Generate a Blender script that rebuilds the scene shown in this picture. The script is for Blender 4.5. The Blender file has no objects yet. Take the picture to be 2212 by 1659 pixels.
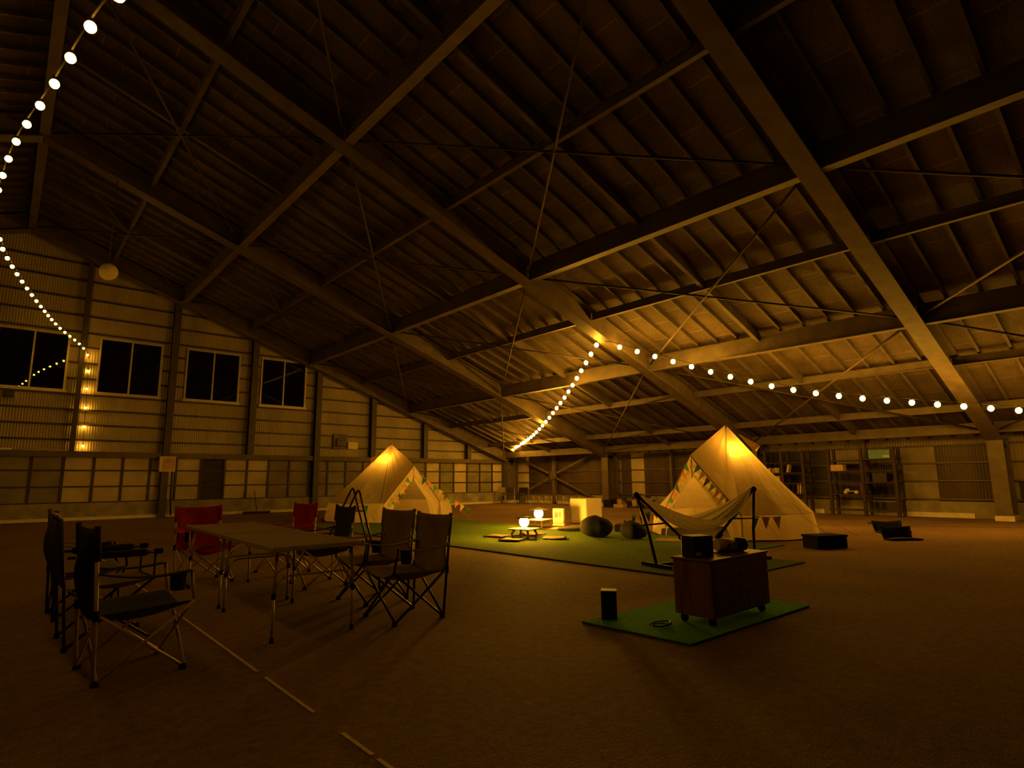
import bpy, bmesh, math, random
from mathutils import Vector, Matrix
random.seed(7)
R = math.radians
C = bpy.context.scene.collection
SC = bpy.context.scene

# ------------------------------------------------------------------ camera
cam_d = bpy.data.cameras.new('camera')
cam = bpy.data.objects.new('camera', cam_d); C.objects.link(cam)
PITCH, YAW, ROLL = R(9.32), R(49.06), R(-0.49)
hd = Vector((math.cos(YAW), math.sin(YAW), 0)); rt = Vector((math.sin(YAW), -math.cos(YAW), 0)); uz = Vector((0, 0, 1))
fw = hd*math.cos(PITCH) + uz*math.sin(PITCH); up = -hd*math.sin(PITCH) + uz*math.cos(PITCH)
r2 = rt*math.cos(ROLL) + up*math.sin(ROLL); u2 = -rt*math.sin(ROLL) + up*math.cos(ROLL)
m = Matrix.Identity(4)
for i in range(3):
    m[i][0] = r2[i]; m[i][1] = u2[i]; m[i][2] = -fw[i]
m[0][3], m[1][3], m[2][3] = 0, 0, 1.2
cam.matrix_world = m
cam_d.sensor_width = 36.0
cam_d.lens = 36.0*1263.7/2212.0
cam_d.clip_start = 0.05; cam_d.clip_end = 200
SC.camera = cam

# ------------------------------------------------------------------ world (black night) and exposure
w = bpy.data.worlds.new('night'); SC.world = w; w.use_nodes = True
w.node_tree.nodes['Background'].inputs[0].default_value = (1.0, 0.25, 0.03, 1)
w.node_tree.nodes['Background'].inputs[1].default_value = 0.0008
SC.view_settings.view_transform = 'Standard'
SC.view_settings.look = 'None'
SC.view_settings.gamma = 1.0
SC.view_settings.use_curve_mapping = False
SC.view_settings.exposure = 1.27
SC.cycles.use_denoising = True
SC.cycles.max_bounces = 6
SC.cycles.sample_clamp_indirect = 4.0
SC.cycles.use_light_tree = True

LAMP = (1.0, 0.44, 0.028)      # warm amber lamp light
BULB_W = 84.0                 # string bulb emission strength
LANTERN_W = 250.0
TENT_W = 310.0

# ------------------------------------------------------------------ materials
MATS = {}
def nodes(name):
    mt = bpy.data.materials.new(name); mt.use_nodes = True
    nt = mt.node_tree; b = nt.nodes['Principled BSDF']
    MATS[name] = mt
    return mt, nt, b
def N(nt, typ, **kw):
    n = nt.nodes.new(typ)
    for k, v in kw.items(): setattr(n, k, v)
    return n
def coords(nt, scale=(1, 1, 1), rot=(0, 0, 0)):
    t = N(nt, 'ShaderNodeTexCoord'); mp = N(nt, 'ShaderNodeMapping')
    mp.inputs['Scale'].default_value = scale; mp.inputs['Rotation'].default_value = rot
    nt.links.new(t.outputs['Object'], mp.inputs[0]); return mp.outputs[0]
def noisy(name, c1, c2, scale=6.0, rough=0.7, bump=0.0, bscale=None, stretch=(1, 1, 1), metal=0.0, detail=6, spec=0.4):
    mt, nt, b = nodes(name)
    v = coords(nt, stretch)
    n = N(nt, 'ShaderNodeTexNoise'); n.inputs['Scale'].default_value = scale; n.inputs['Detail'].default_value = detail
    nt.links.new(v, n.inputs['Vector'])
    cr = N(nt, 'ShaderNodeValToRGB'); cr.color_ramp.elements[0].position = .32; cr.color_ramp.elements[1].position = .68
    cr.color_ramp.elements[0].color = (*c1, 1); cr.color_ramp.elements[1].color = (*c2, 1)
    nt.links.new(n.outputs['Fac'], cr.inputs[0]); nt.links.new(cr.outputs[0], b.inputs['Base Color'])
    b.inputs['Roughness'].default_value = rough; b.inputs['Metallic'].default_value = metal
    b.inputs['Specular IOR Level'].default_value = spec
    if bump:
        n2 = N(nt, 'ShaderNodeTexNoise'); n2.inputs['Scale'].default_value = bscale or scale*4; n2.inputs['Detail'].default_value = 4
        nt.links.new(v, n2.inputs['Vector'])
        bp = N(nt, 'ShaderNodeBump'); bp.inputs['Strength'].default_value = bump; bp.inputs['Distance'].default_value = .02
        nt.links.new(n2.outputs['Fac'], bp.inputs['Height']); nt.links.new(bp.outputs[0], b.inputs['Normal'])
    return mt
def corrugated(name, c1, c2, axis='X', pitch=0.076, rough=0.4, metal=0.0):
    mt = noisy(name, c1, c2, 1.3, rough, stretch=(1, 1, .25), metal=metal)
    nt = mt.node_tree; b = nt.nodes['Principled BSDF']
    v = coords(nt)
    wv = N(nt, 'ShaderNodeTexWave', wave_type='BANDS', bands_direction=axis, wave_profile='SIN')
    wv.inputs['Scale'].default_value = 2*math.pi/pitch/20.0
    nt.links.new(v, wv.inputs['Vector'])
    bp = N(nt, 'ShaderNodeBump'); bp.inputs['Strength'].default_value = .8; bp.inputs['Distance'].default_value = .018
    nt.links.new(wv.outputs['Fac'], bp.inputs['Height']); nt.links.new(bp.outputs[0], b.inputs['Normal'])
    return mt
def emitter(name, col, strength):
    mt, nt, b = nodes(name)
    b.inputs['Base Color'].default_value = (.8, .7, .5, 1)
    b.inputs['Emission Color'].default_value = (*col, 1); b.inputs['Emission Strength'].default_value = strength
    return mt
def floor_mat():
    mt, nt, b = nodes('earth_floor')
    v = coords(nt)
    n1 = N(nt, 'ShaderNodeTexNoise'); n1.inputs['Scale'].default_value = .55; n1.inputs['Detail'].default_value = 8
    n2 = N(nt, 'ShaderNodeTexNoise'); n2.inputs['Scale'].default_value = 14; n2.inputs['Detail'].default_value = 8; n2.inputs['Roughness'].default_value = .7
    n3 = N(nt, 'ShaderNodeTexNoise'); n3.inputs['Scale'].default_value = 90; n3.inputs['Detail'].default_value = 3
    for n in (n1, n2, n3): nt.links.new(v, n.inputs['Vector'])
    mx = N(nt, 'ShaderNodeMix', data_type='FLOAT'); mx.inputs[0].default_value = .62
    nt.links.new(n1.outputs['Fac'], mx.inputs[2]); nt.links.new(n2.outputs['Fac'], mx.inputs[3])
    cr = N(nt, 'ShaderNodeValToRGB'); cr.color_ramp.elements[0].position = .36; cr.color_ramp.elements[1].position = .66
    cr.color_ramp.elements[0].color = (.19, .115, .06, 1); cr.color_ramp.elements[1].color = (.40, .26, .15, 1)
    nt.links.new(mx.outputs[0], cr.inputs[0]); nt.links.new(cr.outputs[0], b.inputs['Base Color'])
    b.inputs['Roughness'].default_value = .85; b.inputs['Specular IOR Level'].default_value = .2
    ad = N(nt, 'ShaderNodeMath', operation='ADD'); nt.links.new(n2.outputs['Fac'], ad.inputs[0]); nt.links.new(n3.outputs['Fac'], ad.inputs[1])
    bp = N(nt, 'ShaderNodeBump'); bp.inputs['Strength'].default_value = .9; bp.inputs['Distance'].default_value = .03
    nt.links.new(ad.outputs[0], bp.inputs['Height']); nt.links.new(bp.outputs[0], b.inputs['Normal'])
    return mt
def roof_mat():
    # speckled cement-wool boards, joints running along the building every 0.91 m of slope, staggered by bay strip
    mt, nt, b = nodes('roof_board')
    v = coords(nt)
    n1 = N(nt, 'ShaderNodeTexNoise'); n1.inputs['Scale'].default_value = 30; n1.inputs['Detail'].default_value = 5; n1.inputs['Roughness'].default_value = .8
    n2 = N(nt, 'ShaderNodeTexNoise'); n2.inputs['Scale'].default_value = .8; n2.inputs['Detail'].default_value = 4
    nt.links.new(v, n1.inputs['Vector']); nt.links.new(v, n2.inputs['Vector'])
    mx = N(nt, 'ShaderNodeMix', data_type='FLOAT'); mx.inputs[0].default_value = .4
    nt.links.new(n1.outputs['Fac'], mx.inputs[2]); nt.links.new(n2.outputs['Fac'], mx.inputs[3])
    cr = N(nt, 'ShaderNodeValToRGB'); cr.color_ramp.elements[0].position = .38; cr.color_ramp.elements[1].position = .62
    cr.color_ramp.elements[0].color = (.045, .03, .018, 1); cr.color_ramp.elements[1].color = (.21, .155, .10, 1)
    nt.links.new(mx.outputs[0], cr.inputs[0])
    bk = N(nt, 'ShaderNodeTexBrick'); bk.offset = .37; bk.squash = 1
    bk.inputs['Scale'].default_value = 1.0; bk.inputs['Brick Width'].default_value = 1.1; bk.inputs['Row Height'].default_value = .5735
    bk.inputs['Mortar Size'].default_value = .012; bk.inputs['Mortar Smooth'].default_value = .1
    bk.inputs['Color1'].default_value = (1, 1, 1, 1); bk.inputs['Color2'].default_value = (.78, .78, .78, 1); bk.inputs['Mortar'].default_value = (1.9, 1.8, 1.6, 1)
    mp = N(nt, 'ShaderNodeMapping'); mp.inputs['Location'].default_value = (0, -3.485, 0)
    nt.links.new(v, mp.inputs[0]); nt.links.new(mp.outputs[0], bk.inputs['Vector'])
    ml = N(nt, 'ShaderNodeMix', data_type='RGBA', blend_type='MULTIPLY'); ml.inputs[0].default_value = 1
    nt.links.new(cr.outputs[0], ml.inputs[6]); nt.links.new(bk.outputs['Color'], ml.inputs[7])
    nt.links.new(ml.outputs[2], b.inputs['Base Color'])
    b.inputs['Roughness'].default_value = .8
    bp = N(nt, 'ShaderNodeBump'); bp.inputs['Strength'].default_value = .5; bp.inputs['Distance'].default_value = .01
    nt.links.new(n1.outputs['Fac'], bp.inputs['Height']); nt.links.new(bp.outputs[0], b.inputs['Normal'])
    return mt
def canvas_mat():
    mt, nt, b = nodes('tent_canvas')
    out = nt.nodes['Material Output']
    v = coords(nt)
    n1 = N(nt, 'ShaderNodeTexNoise'); n1.inputs['Scale'].default_value = 2.2; n1.inputs['Detail'].default_value = 5; n1.inputs['Distortion'].default_value = 1.2
    nt.links.new(v, n1.inputs['Vector'])
    bp = N(nt, 'ShaderNodeBump'); bp.inputs['Strength'].default_value = .8; bp.inputs['Distance'].default_value = .06
    nt.links.new(n1.outputs['Fac'], bp.inputs['Height'])
    d = N(nt, 'ShaderNodeBsdfDiffuse'); d.inputs[0].default_value = (.72, .62, .45, 1)
    t = N(nt, 'ShaderNodeBsdfTranslucent'); t.inputs[0].default_value = (.70, .56, .34, 1)
    nt.links.new(bp.outputs[0], d.inputs['Normal'])
    mx = N(nt, 'ShaderNodeMixShader'); mx.inputs[0].default_value = .36
    nt.links.new(d.outputs[0], mx.inputs[1]); nt.links.new(t.outputs[0], mx.inputs[2]); nt.links.new(mx.outputs[0], out.inputs[0])
    return mt
def glass_mat():
    mt, nt, b = nodes('window_glass')
    out = nt.nodes['Material Output']
    g = N(nt, 'ShaderNodeBsdfGlossy'); g.inputs['Roughness'].default_value = .01; g.inputs[0].default_value = (.9, .9, .9, 1)
    t = N(nt, 'ShaderNodeBsdfTransparent'); t.inputs[0].default_value = (.8, .85, .85, 1)
    fr = N(nt, 'ShaderNodeFresnel'); fr.inputs[0].default_value = 1.5
    mx = N(nt, 'ShaderNodeMixShader')
    nt.links.new(fr.outputs[0], mx.inputs[0]); nt.links.new(t.outputs[0], mx.inputs[1]); nt.links.new(g.outputs[0], mx.inputs[2]); nt.links.new(mx.outputs[0], out.inputs[0])
    return mt
def wood_mat(name, c1, c2, stretch=(1, 1, 14), rough=.5, scale=3.0):
    return noisy(name, c1, c2, scale, rough, .15, stretch=stretch)

M = {}
M['floor'] = floor_mat(); M['roof'] = roof_mat(); M['canvas'] = canvas_mat(); M['glass'] = glass_mat()
M['steel'] = noisy('painted_steel', (.10, .075, .048), (.155, .12, .08), 3, .55, .08)
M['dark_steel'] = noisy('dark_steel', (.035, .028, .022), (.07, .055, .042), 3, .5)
M['post_steel'] = noisy('post_steel', (.05, .04, .028), (.085, .068, .047), 3, .5)
M['batten'] = noisy('roof_batten_wood', (.10, .08, .05), (.15, .12, .08), 4, .7)
M['plinth'] = noisy('plinth_concrete', (.22, .19, .15), (.40, .35, .27), 2.2, .85, .2)
M['curb'] = noisy('painted_curb', (.66, .58, .44), (.85, .78, .62), 5, .7, .1)
M['corr_x'] = corrugated('corrugated_gable', (.30, .25, .17), (.46, .39, .27), 'X')
M['corr_y'] = corrugated('corrugated_eave', (.24, .19, .125), (.38, .31, .21), 'Y')
M['corr_dark'] = corrugated('corrugated_rust', (.05, .034, .024), (.12, .08, .05), 'Y')
M['board_b'] = noisy('beige_board', (.50, .42, .26), (.66, .56, .37), 2.0, .8)
M['board_g'] = noisy('grey_board', (.20, .17, .12), (.31, .26, .18), 2.0, .8)
M['board_n'] = noisy('green_board', (.20, .20, .11), (.33, .30, .17), 2.0, .8)
M['board_d'] = noisy('dark_board', (.03, .022, .016), (.06, .045, .03), 2.0, .7)
M['alu'] = noisy('window_aluminium', (.45, .4, .33), (.6, .54, .44), 8, .4, metal=.2)
M['silver'] = noisy('silver_tube', (.50, .45, .38), (.64, .58, .5), 8, .35, metal=.25)
M['tan_tube'] = noisy('champagne_tube', (.58, .46, .32), (.72, .58, .42), 8, .4, metal=.1)
M['black_tube'] = noisy('black_tube', (.012, .011, .01), (.03, .026, .022), 8, .4)
M['rubber'] = noisy('black_rubber', (.006, .006, .006), (.013, .012, .011), 8, .9, spec=.1)
def cloth(name, c, k=1.35): return noisy(name, c, tuple(min(1, x*k) for x in c), 14, .9, .3, 160)
M['red'] = cloth('red_fabric', (.42, .022, .016)); M['brown'] = cloth('khaki_fabric', (.23, .17, .09))
M['char'] = cloth('charcoal_fabric', (.035, .032, .022)); M['olive'] = cloth('dark_olive_fabric', (.06, .065, .032))
M['tan'] = cloth('tan_fabric', (.30, .23, .13)); M['black'] = cloth('black_fabric', (.010, .009, .008))
M['grey'] = cloth('grey_mesh_fabric', (.12, .10, .075))
M['hammock'] = noisy('hammock_cotton', (.50, .43, .30), (.76, .66, .48), 3, .9, .3, 40, stretch=(.6, 9, 1))
hb = M['hammock'].node_tree
_o = hb.nodes['Material Output']; _t = hb.nodes.new('ShaderNodeBsdfTranslucent'); _t.inputs[0].default_value = (.75, .64, .45, 1)
_m = hb.nodes.new('ShaderNodeMixShader'); _m.inputs[0].default_value = .45
hb.links.new(hb.nodes['Principled BSDF'].outputs[0], _m.inputs[1]); hb.links.new(_t.outputs[0], _m.inputs[2]); hb.links.new(_m.outputs[0], _o.inputs[0])
M['bag_moss'] = cloth('moss_fabric', (.022, .022, .009)); M['bag_dark'] = cloth('dark_moss_fabric', (.02, .02, .009))
M['turf'] = noisy('artificial_turf', (.10, .17, .03), (.21, .33, .06), 40, .95, 1.0, 150, spec=.05)
M['turf_small'] = noisy('green_turf', (.12, .48, .07), (.20, .64, .12), 40, .95, 1.0, 150, stretch=(1, .5, 1), spec=.05)
M['turf_back'] = noisy('turf_backing', (.02, .025, .012), (.03, .035, .018), 20, .9)
M['walnut'] = wood_mat('walnut_veneer', (.12, .05, .026), (.30, .13, .07), (7, 7, .5), .45)
M['walnut_top'] = wood_mat('walnut_top', (.13, .06, .032), (.24, .12, .065), (.6, 8, 1), .4)
M['shelf_wood'] = wood_mat('dark_stained_timber', (.022, .012, .007), (.05, .028, .016), (6, 6, .6), .6)
M['pine'] = wood_mat('pale_timber', (.40, .26, .13), (.56, .39, .21), (5, 5, 1), .6)
M['table_top'] = noisy('table_laminate', (.36, .27, .18), (.44, .34, .23), 30, .45)
M['white'] = noisy('white_enamel', (.70, .64, .5), (.80, .73, .58), 3, .4)
M['cream'] = noisy('cream_plastic', (.72, .63, .46), (.82, .73, .56), 4, .45)
M['print'] = noisy('grey_print', (.12, .10, .08), (.2, .17, .13), 6, .6)
M['blk'] = noisy('black_plastic', (.008, .0075, .007), (.016, .014, .012), 6, .35)
M['blue'] = noisy('blue_crate', (.10, .26, .34), (.15, .34, .42), 4, .6)
M['carton'] = noisy('cardboard', (.52, .36, .18), (.62, .44, .24), 4, .8)
M['paper'] = noisy('paper', (.6, .52, .36), (.75, .66, .48), 6, .8)
M['rust'] = noisy('book_red', (.28, .06, .03), (.38, .10, .05), 6, .7)
M['ocre'] = noisy('book_ochre', (.42, .27, .10), (.52, .35, .14), 6, .7)
M['f_green'] = cloth('flag_green', (.10, .34, .08)); M['f_orange'] = cloth('flag_orange', (.72, .30, .14))
M['f_cream'] = cloth('flag_yellow', (.70, .52, .20)); M['f_brown'] = cloth('flag_brown', (.16, .10, .06)); M['f_teal'] = cloth('flag_dark_green', (.05, .13, .07))
M['globe'] = noisy('lampshade', (.68, .58, .36), (.78, .68, .44), 5, .6)
M['bulb'] = emitter('lit_bulb', LAMP, BULB_W)
M['small_bulb'] = emitter('lit_small_bulb', LAMP, BULB_W*.55)
M['lantern'] = emitter('lit_lantern', LAMP, LANTERN_W)
M['tentlamp'] = emitter('lit_tent_lamp', LAMP, TENT_W)
M['groove'] = noisy('floor_groove', (.07, .045, .03), (.1, .07, .045), 9, .8)
M['chalk'] = noisy('floor_joint', (.6, .46, .3), (.8, .62, .42), 20, .7)

# ------------------------------------------------------------------ mesh helpers
class MB:
    def __init__(s): s.v = []; s.f = []; s.sm = []
    def add(s, vs, fs, smooth=False):
        o = len(s.v); s.v += [tuple(p) for p in vs]
        for f in fs: s.f.append([i+o for i in f]); s.sm.append(smooth)
        return s
    def box(s, x0, y0, z0, x1, y1, z1):
        x0, x1 = min(x0, x1), max(x0, x1); y0, y1 = min(y0, y1), max(y0, y1); z0, z1 = min(z0, z1), max(z0, z1)
        return s.add([(x0, y0, z0), (x1, y0, z0), (x1, y1, z0), (x0, y1, z0), (x0, y0, z1), (x1, y0, z1), (x1, y1, z1), (x0, y1, z1)],
                     [(3, 2, 1, 0), (4, 5, 6, 7), (0, 1, 5, 4), (1, 2, 6, 5), (2, 3, 7, 6), (3, 0, 4, 7)])
    def rbox(s, x0, y0, z0, x1, y1, z1, b=.01):
        bm = bmesh.new()
        bmesh.ops.create_cube(bm, size=1)
        for q in bm.verts:
            q.co = Vector(((x0+x1)/2+q.co.x*abs(x1-x0), (y0+y1)/2+q.co.y*abs(y1-y0), (z0+z1)/2+q.co.z*abs(z1-z0)))
        bmesh.ops.bevel(bm, geom=list(bm.edges), offset=b, segments=2, affect='EDGES', profile=.5)
        bm.verts.index_update()
        s.add([q.co.copy() for q in bm.verts], [[q.index for q in f.verts] for f in bm.faces])
        bm.free(); return s
    def tube(s, pts, r, n=8, cap=True):
        pts = [Vector(p) for p in pts]; rs = r if isinstance(r, (list, tuple)) else [r]*len(pts)
        vs = []; fs = []; prev = None
        for i, p in enumerate(pts):
            t = (pts[min(i+1, len(pts)-1)]-pts[max(i-1, 0)]).normalized()
            if prev is None:
                a = Vector((0, 0, 1)) if abs(t.z) < .9 else Vector((1, 0, 0))
                x = t.cross(a).normalized()
            else:
                x = (prev-t*prev.dot(t)).normalized()
            prev = x; y = t.cross(x)
            for k in range(n):
                a = 2*math.pi*k/n; vs.append(p+(x*math.cos(a)+y*math.sin(a))*rs[i])
        for i in range(len(pts)-1):
            for k in range(n):
                fs.append((i*n+k, i*n+(k+1) % n, (i+1)*n+(k+1) % n, (i+1)*n+k))
        s.add(vs, fs, True)
        if cap:
            o = len(s.v)-len(vs)
            s.f.append([o+k for k in range(n)][::-1]); s.sm.append(False)
            s.f.append([o+(len(pts)-1)*n+k for k in range(n)]); s.sm.append(False)
        return s
    def bar(s, a, b, wy, h, upv=(0, 0, 1)):
        """rectangular bar from a to b; wy = width sideways, h = height along up"""
        a, b = Vector(a), Vector(b); t = (b-a).normalized(); u = Vector(upv); x = t.cross(u).normalized(); u = x.cross(t)
        vs = []
        for p in (a, b):
            for sx, su in ((-1, -1), (1, -1), (1, 1), (-1, 1)): vs.append(p+x*sx*wy/2+u*su*h/2)
        return s.add(vs, [(0, 1, 2, 3), (7, 6, 5, 4), (0, 4, 5, 1), (1, 5, 6, 2), (2, 6, 7, 3), (3, 7, 4, 0)])
    def lathe(s, prof, c=(0, 0, 0), n=20, smooth=True):
        vs = []; fs = []; m_ = len(prof)
        for k in range(n):
            a = 2*math.pi*k/n
            for rr, z in prof: vs.append((c[0]+rr*math.cos(a), c[1]+rr*math.sin(a), c[2]+z))
        for k in range(n):
            for i in range(m_-1):
                fs.append((k*m_+i, ((k+1) % n)*m_+i, ((k+1) % n)*m_+i+1, k*m_+i+1))
        return s.add(vs, fs, smooth)
    def ball(s, c, r, seg=14, rings=9, sz=1.0):
        pr = [(max(1e-4, r*math.sin(math.pi*i/rings)), -r*sz*math.cos(math.pi*i/rings)) for i in range(rings+1)]
        return s.lathe(pr, c, seg)
    def prism(s, poly, axis, a, b):
        """poly: 2-D points; axis 'x','y','z' extruded from a to b. x:(y,z) y:(x,z) z:(x,y)"""
        def P(p, t): return {'x': (t, p[0], p[1]), 'y': (p[0], t, p[1]), 'z': (p[0], p[1], t)}[axis]
        n = len(poly); vs = [P(p, a) for p in poly]+[P(p, b) for p in poly]
        fs = [list(range(n))[::-1], list(range(n, 2*n))]+[(i, (i+1) % n, n+(i+1) % n, n+i) for i in range(n)]
        return s.add(vs, fs)
    def grid(s, fn, nu, nv, smooth=True):
        vs = [fn(i/nu, j/nv) for i in range(nu+1) for j in range(nv+1)]
        fs = [(i*(nv+1)+j, (i+1)*(nv+1)+j, (i+1)*(nv+1)+j+1, i*(nv+1)+j+1) for i in range(nu) for j in range(nv)]
        return s.add(vs, fs, smooth)
    def plate(s, tri, t):
        """thin solid plate from a planar polygon"""
        p = [Vector(q) for q in tri]; n = (p[1]-p[0]).cross(p[2]-p[0]).normalized()*t/2; k = len(p)
        return s.add([q+n for q in p]+[q-n for q in p], [list(range(k)), list(range(k, 2*k))[::-1]]+[(i, k+i, k+(i+1) % k, (i+1) % k) for i in range(k)])
    def obj(s, name, mat, parent=None, solid=0.0, world=False):
        me = bpy.data.meshes.new(name)
        vs = s.v
        if world and parent is not None:
            iv = parent.matrix_world_inv if hasattr(parent, 'matrix_world_inv') else Matrix.LocRotScale(parent.location, parent.rotation_euler, None).inverted()
            vs = [tuple(iv @ Vector(p)) for p in vs]
        me.from_pydata(vs, [], s.f)
        for p, f in zip(me.polygons, s.sm): p.use_smooth = f
        bm = bmesh.new(); bm.from_mesh(me); bmesh.ops.recalc_face_normals(bm, faces=bm.faces); bm.to_mesh(me); bm.free()
        me.materials.append(M[mat] if isinstance(mat, str) else mat)
        o = bpy.data.objects.new(name, me); C.objects.link(o)
        if parent is not None: o.parent = parent
        if solid:
            sm = o.modifiers.new('thickness', 'SOLIDIFY'); sm.thickness = solid; sm.offset = 0
        return o
def thing(name, label, cat, loc=(0, 0, 0), rz=0.0, group=None):
    o = bpy.data.objects.new(name, None); C.objects.link(o); o.empty_display_size = .1
    o.location = loc; o.rotation_euler = (0, 0, rz)
    o['label'] = label; o['category'] = cat
    if group: o['group'] = group
    return o
def tag(o, label, cat, group=None):
    o['label'] = label; o['category'] = cat
    if group: o['group'] = group
    return o
def struct(o, label=None, cat=None, group=None):
    o['kind'] = 'structure'
    if label: o['label'] = label
    if cat: o['category'] = cat
    if group: o['group'] = group
    return o

# ------------------------------------------------------------------ building shell
FR = [-3.4, 3.485, 10.37, 17.25, 24.13]       # portal frames along the hall
SL = .357
def zb(x): return 9.44-SL*abs(x)               # underside of the frames
XL = -9.6; XE = 21.4; YG = 24.6; YS = -9.0

fl = MB().box(XL-2, YS-2, -.1, XE+.3, YG+.3, 0).obj('floor', 'floor'); struct(fl, 'brown dusty concrete floor of the hall', 'floor')
g = MB()
for (y0, y1) in ((4.1, 6.75), (3.2, 3.95), (2.55, 2.86), (2.0, 2.5), (7.3, 9.2), (10.5, 14)): g.box(1.365, y0, 0, 1.385, y1, .003)
struct(g.obj('floor_line', 'chalk'), 'pale broken joint line in the floor beside the camping table', 'floor line')
g = MB().bar((13.6, 10.3, .0015), (18.7, 2.0, .0015), .05, .003)
struct(g.obj('floor_line', 'groove'), 'dark joint line across the floor in front of the timber shelves', 'floor line')

rf = MB()
T0 = .66
for xs in ((0, XE+.5), (0, XL)):
    a, b_ = xs
    rf.add([(a, YS, zb(a)+T0), (b_, YS, zb(b_)+T0), (b_, YG+.3, zb(b_)+T0), (a, YG+.3, zb(a)+T0),
            (a, YS, zb(a)+T0+.05), (b_, YS, zb(b_)+T0+.05), (b_, YG+.3, zb(b_)+T0+.05), (a, YG+.3, zb(a)+T0+.05)],
           [(0, 1, 2, 3), (7, 6, 5, 4), (0, 4, 5, 1), (1, 5, 6, 2), (2, 6, 7, 3), (3, 7, 4, 0)])
struct(rf.obj('ceiling', 'roof'), 'sloping underside of the roof, speckled boards in rows', 'ceiling')

def ibeam_pts(mb, a, b, h, wd, tf=.03, tw=.05):
    """I-section from a to b given along the centre of the underside; up = +z-ish, width horizontal"""
    a, b = Vector(a), Vector(b); t = (b-a).normalized(); x = t.cross(Vector((0, 0, 1))).normalized(); u = x.cross(t)
    for off, hh, ww in ((tf/2, tf, wd), (h/2, h-2*tf, tw), (h-tf/2, tf, wd)):
        mb.bar(a+u*off, b+u*off, ww, hh)
    return mb
def hcol(mb, x0, x1, y, z0, z1, wd, tf=.03, tw=.05):
    mb.box(x0, y-wd/2, z0, x0+tf, y+wd/2, z1); mb.box(x1-tf, y-wd/2, z0, x1, y+wd/2, z1); mb.box(x0+tf, y-tw/2, z0, x1-tf, y+tw/2, z1)
    return mb
fn_ = ['behind the camera', 'nearest ahead of the camera', 'second from the gable wall', 'next to the gable wall', 'against the gable wall']
for k, y in enumerate(FR):
    r_ = MB(); ibeam_pts(r_, (0, y, zb(0)), (20.9, y, zb(20.9)), .53, .36)
    if y > 0:
        struct(r_.obj('roof_rafter', 'steel'), 'steel roof frame on the right slope, '+fn_[k], 'rafter', 'steel roof frames')
    l_ = MB(); ibeam_pts(l_, (-.02, y, zb(0)), (XL, y, zb(XL)), .53, .36)
    if y > 0:
        struct(l_.obj('roof_rafter', 'steel'), 'steel roof frame on the left slope, '+fn_[k], 'rafter', 'steel roof frames')
        c_ = hcol(MB(), 20.4, 21.15, y, .14, zb(20.4)+.1, .36)
        co = struct(c_.obj('column', 'steel'), 'steel wall column on the right, '+fn_[k], 'column', 'steel wall columns')
        MB().rbox(20.36, y-.21, 0, 21.2, y+.21, .14, .01).obj('column_base', 'curb', co)

HX = [0.0, 4.6, 9.55, 14.4]; LX = [2.3, 7.05, 11.9, 16.75, 19.2]
for j in range(len(FR)-1):
    y0, y1 = FR[j]+.05, FR[j+1]-.05; bay = 'bay %d' % j
    for x in HX+[-4.6]:
        if j == 0 and x <= 0: continue
        p = ibeam_pts(MB(), (x, y0, zb(x)+.05), (x, y1, zb(x)+.05), .44, .2, .02, .03)
        struct(p.obj('roof_purlin', 'steel'), 'deep steel purlin running lengthwise between two roof frames', 'purlin', 'deep steel purlins')
    for x in LX+[-2.3]:
        if j == 0 and x <= 0: continue
        p = ibeam_pts(MB(), (x, y0, zb(x)+.31), (x, y1, zb(x)+.31), .2, .1, .012, .02)
        struct(p.obj('roof_purlin', 'steel'), 'slim steel purlin running lengthwise between two roof frames', 'purlin', 'slim steel purlins')
    ym = (FR[j]+FR[j+1])/2
    p = MB()
    p.bar((0.2, ym, zb(.2)+.44), (20.4, ym, zb(20.4)+.44), .1, .18)
    struct(p.obj('roof_rafter', 'steel'), 'slim intermediate rafter halfway between two roof frames', 'rafter', 'slim intermediate rafters')
    p = MB().box(20.36, y0, 2.37, 20.62, y1, 2.66)
    struct(p.obj('eave_beam', 'steel'), 'steel eave beam along the top of the right wall', 'beam', 'eave beams')
    nodes_x = [0.0, 4.6, 9.55, 14.4, 20.3]
    for a, b_ in zip(nodes_x[:-1], nodes_x[1:]):
        if j == 0 and a < 9: continue
        for (ya, yb) in ((FR[j], FR[j+1]), (FR[j+1], FR[j])):
            s_ = 1 if yb > ya else -1
            p = MB().tube([(a+.15, ya+.2*s_, zb(a+.15)+.2), (b_-.15, yb-.2*s_, zb(b_-.15)+.2)], .026, 6)
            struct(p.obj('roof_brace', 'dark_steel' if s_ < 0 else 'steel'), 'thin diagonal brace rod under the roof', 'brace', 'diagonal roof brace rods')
y = FR[0]
while y < YG-.1:
    k = round((y-FR[0])/.5735)
    for xs in ((.06, XE+.3), (-.06, XL)):
        if xs[1] < 0 and y < 2: continue
        p = MB().bar((xs[0], y, zb(xs[0])+.60), (xs[1], y, zb(xs[1])+.60), .055, .105)
        struct(p.obj('roof_batten', 'batten'), 'timber batten running down the roof slope under the boards', 'batten', 'roof battens')
    y += .5735

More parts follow.
